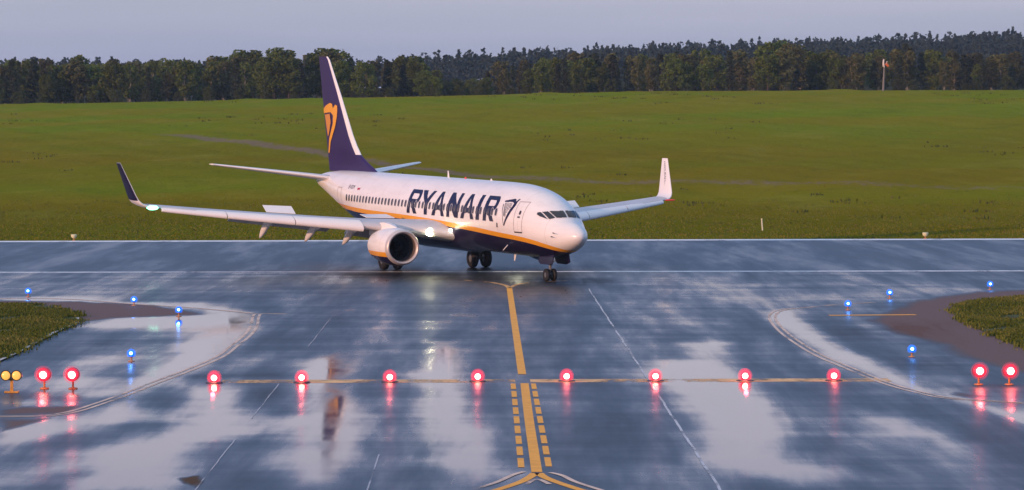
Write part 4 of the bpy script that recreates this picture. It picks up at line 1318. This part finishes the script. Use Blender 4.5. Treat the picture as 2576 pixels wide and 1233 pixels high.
# ------------------------------------------------------------------ trees
def leaf_mat(name, lo, hi):
    m = mat(name, lo, .75, spec=.15)
    g = NT(m)
    geo = g.n.new('ShaderNodeNewGeometry')
    oi = g.n.new('ShaderNodeObjectInfo')
    c = g.mix(geo.outputs['Random Per Island'], lo, hi)
    hs = g.n.new('ShaderNodeHueSaturation')
    g.put(hs.inputs['Color'], c)
    g.put(hs.inputs['Hue'], g.math('ADD', .485, g.math('MULTIPLY', oi.outputs['Random'], .03)))
    g.put(hs.inputs['Value'], g.math('ADD', .7, g.math('MULTIPLY', oi.outputs['Random'], .6)))
    g.put(g.b.inputs['Base Color'], hs.outputs['Color'])
    return m
M['leaf_green'] = leaf_mat('birch_leaves', (.054, .074, .012), (.118, .146, .026))
M['leaf_olive'] = leaf_mat('aspen_leaves', (.060, .064, .022), (.120, .118, .042))
M['leaf_dark'] = leaf_mat('spruce_needles', (.024, .034, .018), (.052, .066, .032))
M['leaf_bush'] = leaf_mat('bush_leaves', (.038, .048, .014), (.078, .092, .030))
M['leaf_far'] = leaf_mat('far_wood_leaves', (.020, .036, .032), (.046, .068, .056))  # bluish leaf colour takes over part of the distance haze
M['bark_pale'] = mat('pale_birch_bark', (.30, .27, .21), .8, noise=.4, nscale=3)
M['bark_dark'] = mat('dark_bark', (.07, .055, .045), .9, noise=.3, nscale=4)

def leaf_quads(C, size, rng):
    n = len(C)
    a = rng.normal(size=(n, 3)); a /= np.linalg.norm(a, axis=1, keepdims=True)
    b = rng.normal(size=(n, 3)); b -= a * (a * b).sum(1, keepdims=True); b /= np.linalg.norm(b, axis=1, keepdims=True)
    s = (size * rng.uniform(.6, 1.3, n))[:, None]
    k = rng.uniform(.45, .9, n)[:, None]
    V = np.stack([C - a * s, C - b * s * k, C + a * s, C + b * s * k], 1).reshape(-1, 3)
    return V
def quad_mesh(name, V, m):
    n = len(V) // 4
    me = bpy.data.meshes.new(name)
    me.vertices.add(len(V)); me.vertices.foreach_set('co', V.astype(np.float32).ravel())
    me.loops.add(len(V)); me.loops.foreach_set('vertex_index', np.arange(len(V)))
    me.polygons.add(n); me.polygons.foreach_set('loop_start', np.arange(n) * 4)
    me.materials.append(m)
    me.update(); me.validate()
    o = bpy.data.objects.new(name, me)
    COL.objects.link(o)
    return o

def make_tree(kind, seed):
    """a tree 10 m tall with its base at the origin"""
    rng = np.random.default_rng(seed)
    name, leafm, barkm = {'birch': ('birch_tree', 'leaf_green', 'bark_pale'), 'aspen': ('aspen_tree', 'leaf_olive', 'bark_pale'),
                          'spruce': ('spruce_tree', 'leaf_dark', 'bark_dark'), 'broad': ('broadleaf_tree', 'leaf_green', 'bark_dark'), 'bush': ('bush', 'leaf_bush', 'bark_dark')}[kind]
    r = empty(name)
    mb = MB()
    top = 9.2 if kind != 'bush' else 5
    bend = rng.normal(0, .18, (6, 2)).cumsum(0)
    pts = [(bend[i][0] * (i > 0), bend[i][1] * (i > 0), top * i / 5) for i in range(6)]
    for i in range(5):
        r0 = .19 * (1 - .85 * i / 5); r1 = .19 * (1 - .85 * (i + 1) / 5)
        mb.tube(pts[i], pts[i + 1], r0, r1, n=7, caps=(i == 0))
    C = []
    if kind == 'spruce':
        for _ in range(150):
            t = rng.uniform(.06, .99) ** .85
            z = 10 * t
            R = 1.75 * (1 - t) ** .8 + .08
            a = rng.uniform(0, 6.283)
            rr = R * math.sqrt(rng.uniform(.15, 1)) * rng.uniform(.8, 1.12)
            c = np.array([rr * math.cos(a), rr * math.sin(a), z - .28 * rr])
            C.append(c + rng.normal(0, .16, (18, 3)) * [1.2, 1.2, .6])
        for k in range(14):
            t = .1 + .8 * k / 14; a = k * 2.4
            mb.tube((0, 0, 10 * t), (1.5 * (1 - t) * math.cos(a), 1.5 * (1 - t) * math.sin(a), 10 * t - .4), .04, .01, n=5, caps=False)
        size = .20
    else:
        if kind == 'bush': nb, zlo, zhi, R0 = 26, .5, 8.6, 4.2
        elif kind == 'broad': nb, zlo, zhi, R0 = 40, 1.6, 9.2, 3.2
        elif kind == 'aspen': nb, zlo, zhi, R0 = 34, 2.0, 9.6, 1.9
        else: nb, zlo, zhi, R0 = 36, 1.7, 9.6, 2.2
        for k in range(nb):
            t = (k + rng.uniform(0, 1)) / nb
            z = zlo + (zhi - zlo) * t
            R = R0 * (math.sin(math.pi * (.14 + .74 * t)) ** .75)
            a = k * 2.399 + rng.normal(0, .5)
            rr = R * math.sqrt(rng.uniform(.08, 1)) * .85
            c = np.array([rr * math.cos(a), rr * math.sin(a), z])
            i = min(4, int(max(0, z - 1.2) / top * 5))
            p0 = Vector(pts[i])
            if kind != 'bush' or k % 2: mb.tube(p0, tuple(c), .055 * (1.2 - t), .012, n=5, caps=False)
            cr = rng.uniform(.5, .95) * (1.25 if kind in ('broad', 'bush') else 1.0)
            nl = int(130 * cr)
            d = rng.normal(size=(nl, 3)); d /= np.linalg.norm(d, axis=1, keepdims=True)
            C.append(c + d * (rng.uniform(.25, 1, (nl, 1)) ** .5) * cr * [1, 1, .85])
        size = .21
    mb.build('trunk', M[barkm], r, smooth=True)
    C = np.concatenate(C)
    C[:, 2] = np.clip(C[:, 2], .15, 10.05)
    quad_mesh('crown', leaf_quads(C, size, rng), M[leafm]).parent = r
    return r
PROTO = {(k, v): make_tree(k, 100 * i + v) for i, k in enumerate(('birch', 'aspen', 'spruce', 'broad', 'bush')) for v in range(2 if k in ('bush', 'spruce') else 3)}
USED = set()
F_ = 7851.6
def vtop(u):
    return float(np.interp(u, [-150, 0, 60, 150, 330, 480, 590, 640, 760, 830, 870, 950, 1000, 1060, 1085, 1110, 1160, 1200, 1230, 1260, 1340, 1420, 1500, 1600, 1700, 1800, 1900, 1950, 1995, 2030, 2100, 2200, 2300, 2380, 2450, 2575, 2800],
                           [142, 142, 139, 142, 146, 145, 136, 126, 126, 124, 132, 141, 146, 148, 158, 186, 198, 196, 176, 158, 150, 142, 128, 138, 126, 126, 138, 104, 100, 128, 128, 118, 114, 124, 134, 138, 138]))
LOOK = {'birch': 'pale-trunked green birch', 'aspen': 'olive slender aspen', 'spruce': 'dark pointed spruce', 'broad': 'broad green leafy tree', 'bush': 'low rounded bush'}
CATN = {'birch': 'tree', 'aspen': 'tree', 'spruce': 'tree', 'broad': 'tree', 'bush': 'bush'}
ROWS = {'front': (650, 662), 'second': (672, 690), 'third': (702, 728)}
specs = []
rt = random.Random(5)
for row, (y0, y1) in ROWS.items():
    step = {'front': 3.6, 'second': 3.7, 'third': 3.8}[row]
    x = -118.0
    while x < 120:
        Yt = rt.uniform(y0, y1)
        xx = x + rt.uniform(-1, 1)
        u = 1287.5 + F_ * xx / Yt
        gz_ = float(tzn(xx, Yt))
        Ht = CAM_H + (282.5 - vtop(u)) / F_ * Yt - gz_
        f = {'front': rt.uniform(.62, .97), 'second': rt.uniform(.75, 1.0), 'third': rt.uniform(.88, 1.06)}[row]
        q = rt.random()
        if u < 700: kind = 'birch' if q < .35 else 'broad' if q < .62 else 'aspen' if q < .88 else 'spruce'
        elif u < 1120: kind = 'spruce' if q < .22 else 'birch' if q < .55 else 'broad' if q < .85 else 'aspen'
        else: kind = 'aspen' if q < .34 else 'birch' if q < .58 else 'spruce' if q < .76 else 'broad'
        if 1100 < u < 1225: kind = 'broad' if q < .7 else 'bush'
        specs.append((row, u, xx, Yt, gz_, max(2.2, Ht * f), kind))
        x += step * rt.uniform(.75, 1.25)
for k in range(34):
    Yt = rt.uniform(645, 651)
    xx = -112 + 226 * (k + rt.random()) / 34
    specs.append(('edge', 1287.5 + F_ * xx / Yt, xx, Yt, float(tzn(xx, Yt)), rt.uniform(1.6, 3.6), 'bush'))
TAILX = (815 - 1287.5)
anchors = [('the jet tail fin', 815), ('the windsock mast', 2222)]
specs.sort(key=lambda s: s[1])
ORD = ['first', 'second', 'third', 'fourth', 'fifth', 'sixth', 'seventh', 'eighth', 'ninth', 'tenth', 'eleventh', 'twelfth', 'thirteenth', 'fourteenth', 'fifteenth', 'sixteenth', 'seventeenth', 'eighteenth', 'nineteenth', 'twentieth']
def ordn(n):
    if n < 20: return ORD[n]
    return {2: 'twenty', 3: 'thirty', 4: 'forty', 5: 'fifty'}[(n + 1) // 10] + ('-' + ORD[(n + 1) % 10 - 1] if (n + 1) % 10 else 'th') if (n + 1) % 10 else {20: 'twentieth', 30: 'thirtieth', 40: 'fortieth'}.get(n + 1, 'last')
for row in ('front', 'second', 'third', 'edge'):
    L_ = [s for s in specs if s[0] == row]
    for idx, (rw, u, x, y, z, h, kind) in enumerate(L_):
        key = rt.choice([k for k in PROTO if k[0] == kind])
        if key not in USED:
            o = PROTO[key]; USED.add(key)
        else: o = copy_tree(PROTO[key])
        o.location = (x, y, z - .15)
        sx = h / 10 * rt.uniform(.95, 1.35) if kind != 'bush' else h / 10 * rt.uniform(1.0, 1.5)
        if kind in ('aspen', 'birch'): sx *= 1.12
        o.scale = (sx, sx, h / 10)
        o.rotation_euler = (0, 0, rt.uniform(0, 6.28))
        if u < 815: n = sum(1 for s in L_ if u < s[1] < 815); where = 'left of the jet tail fin'
        elif u < 1560: n = sum(1 for s in L_ if 815 <= s[1] < u); where = 'right of the jet tail fin'
        elif u < 2222: n = sum(1 for s in L_ if u < s[1] < 2222); where = 'left of the windsock mast'
        else: n = sum(1 for s in L_ if 2222 <= s[1] < u); where = 'right of the windsock mast'
        rn = {'front': 'front row of the wood', 'second': 'second row of the wood', 'third': 'back row of the wood', 'edge': 'bushes along the grass'}[row]
        tag(o, '%s, %s %s, %s' % (LOOK[kind], ordn(n), where, rn), CATN[kind], {'front': 'front row of the wood', 'second': 'second row of the wood', 'third': 'back row of the wood', 'edge': 'bushes at the foot of the wood'}[row])
for k, o in PROTO.items():
    if k not in USED:
        for ch in list(o.children): bpy.data.objects.remove(ch)
        bpy.data.objects.remove(o)

# the far wood on the hill: one mass
rng = np.random.default_rng(3)
n = 3600
fy_ = rng.uniform(1150, 1750, n)
fx = rng.uniform(-330, 420, n)
V = []
C, Sz = [], []
for x, y in zip(fx, fy_):
    z0 = float(tz(x, y)) + float(np.interp(1287.5 + 7851.6 * x / y, [0, 1000, 1500, 2000, 2575], [0, 0, 1.0, 0.0, 0.0])) * (y - 1150) / 600
    h = rng.uniform(8.5, 11.5) if rng.random() < .85 else rng.uniform(11.5, 13.5)
    con = rng.random() < .55
    m_ = 70
    t = rng.uniform(.15, 1, m_)
    R = (1 - t) * 2.6 + .25 if con else 3.2 * np.sin(np.pi * (.1 + .85 * t)) ** .7
    a = rng.uniform(0, 6.283, m_)
    rr = R * np.sqrt(rng.uniform(.1, 1, m_))
    C.append(np.stack([x + rr * np.cos(a), y + rr * np.sin(a), z0 + h * t], 1))
C = np.concatenate(C)
far = quad_mesh('far_wood', leaf_quads(C, .8, rng), M['leaf_far'])
tag(far, 'bluish far wood on the hill beyond the near trees', 'wood', kind='stuff')

# ------------------------------------------------------------------ evening haze
hm = bpy.data.materials.new('evening_haze')
hm.use_nodes = True
hn = hm.node_tree.nodes
hn.remove(hn['Principled BSDF'])
hv = hn.new('ShaderNodeVolumePrincipled')
hv.inputs['Color'].default_value = (.50, .72, 1.0, 1)
hv.inputs['Density'].default_value = .00009
hv.inputs['Anisotropy'].default_value = 0.0
hm.node_tree.links.new(hv.outputs[0], [n for n in hn if n.type == 'OUTPUT_MATERIAL'][0].inputs['Volume'])
mb = MB()
mb.box((0, 1220, 34), (3100, 2860, 76))
hz_ = mb.build('haze', hm)
tag(hz_, 'thin bluish evening haze over the airfield', 'haze', kind='stuff')
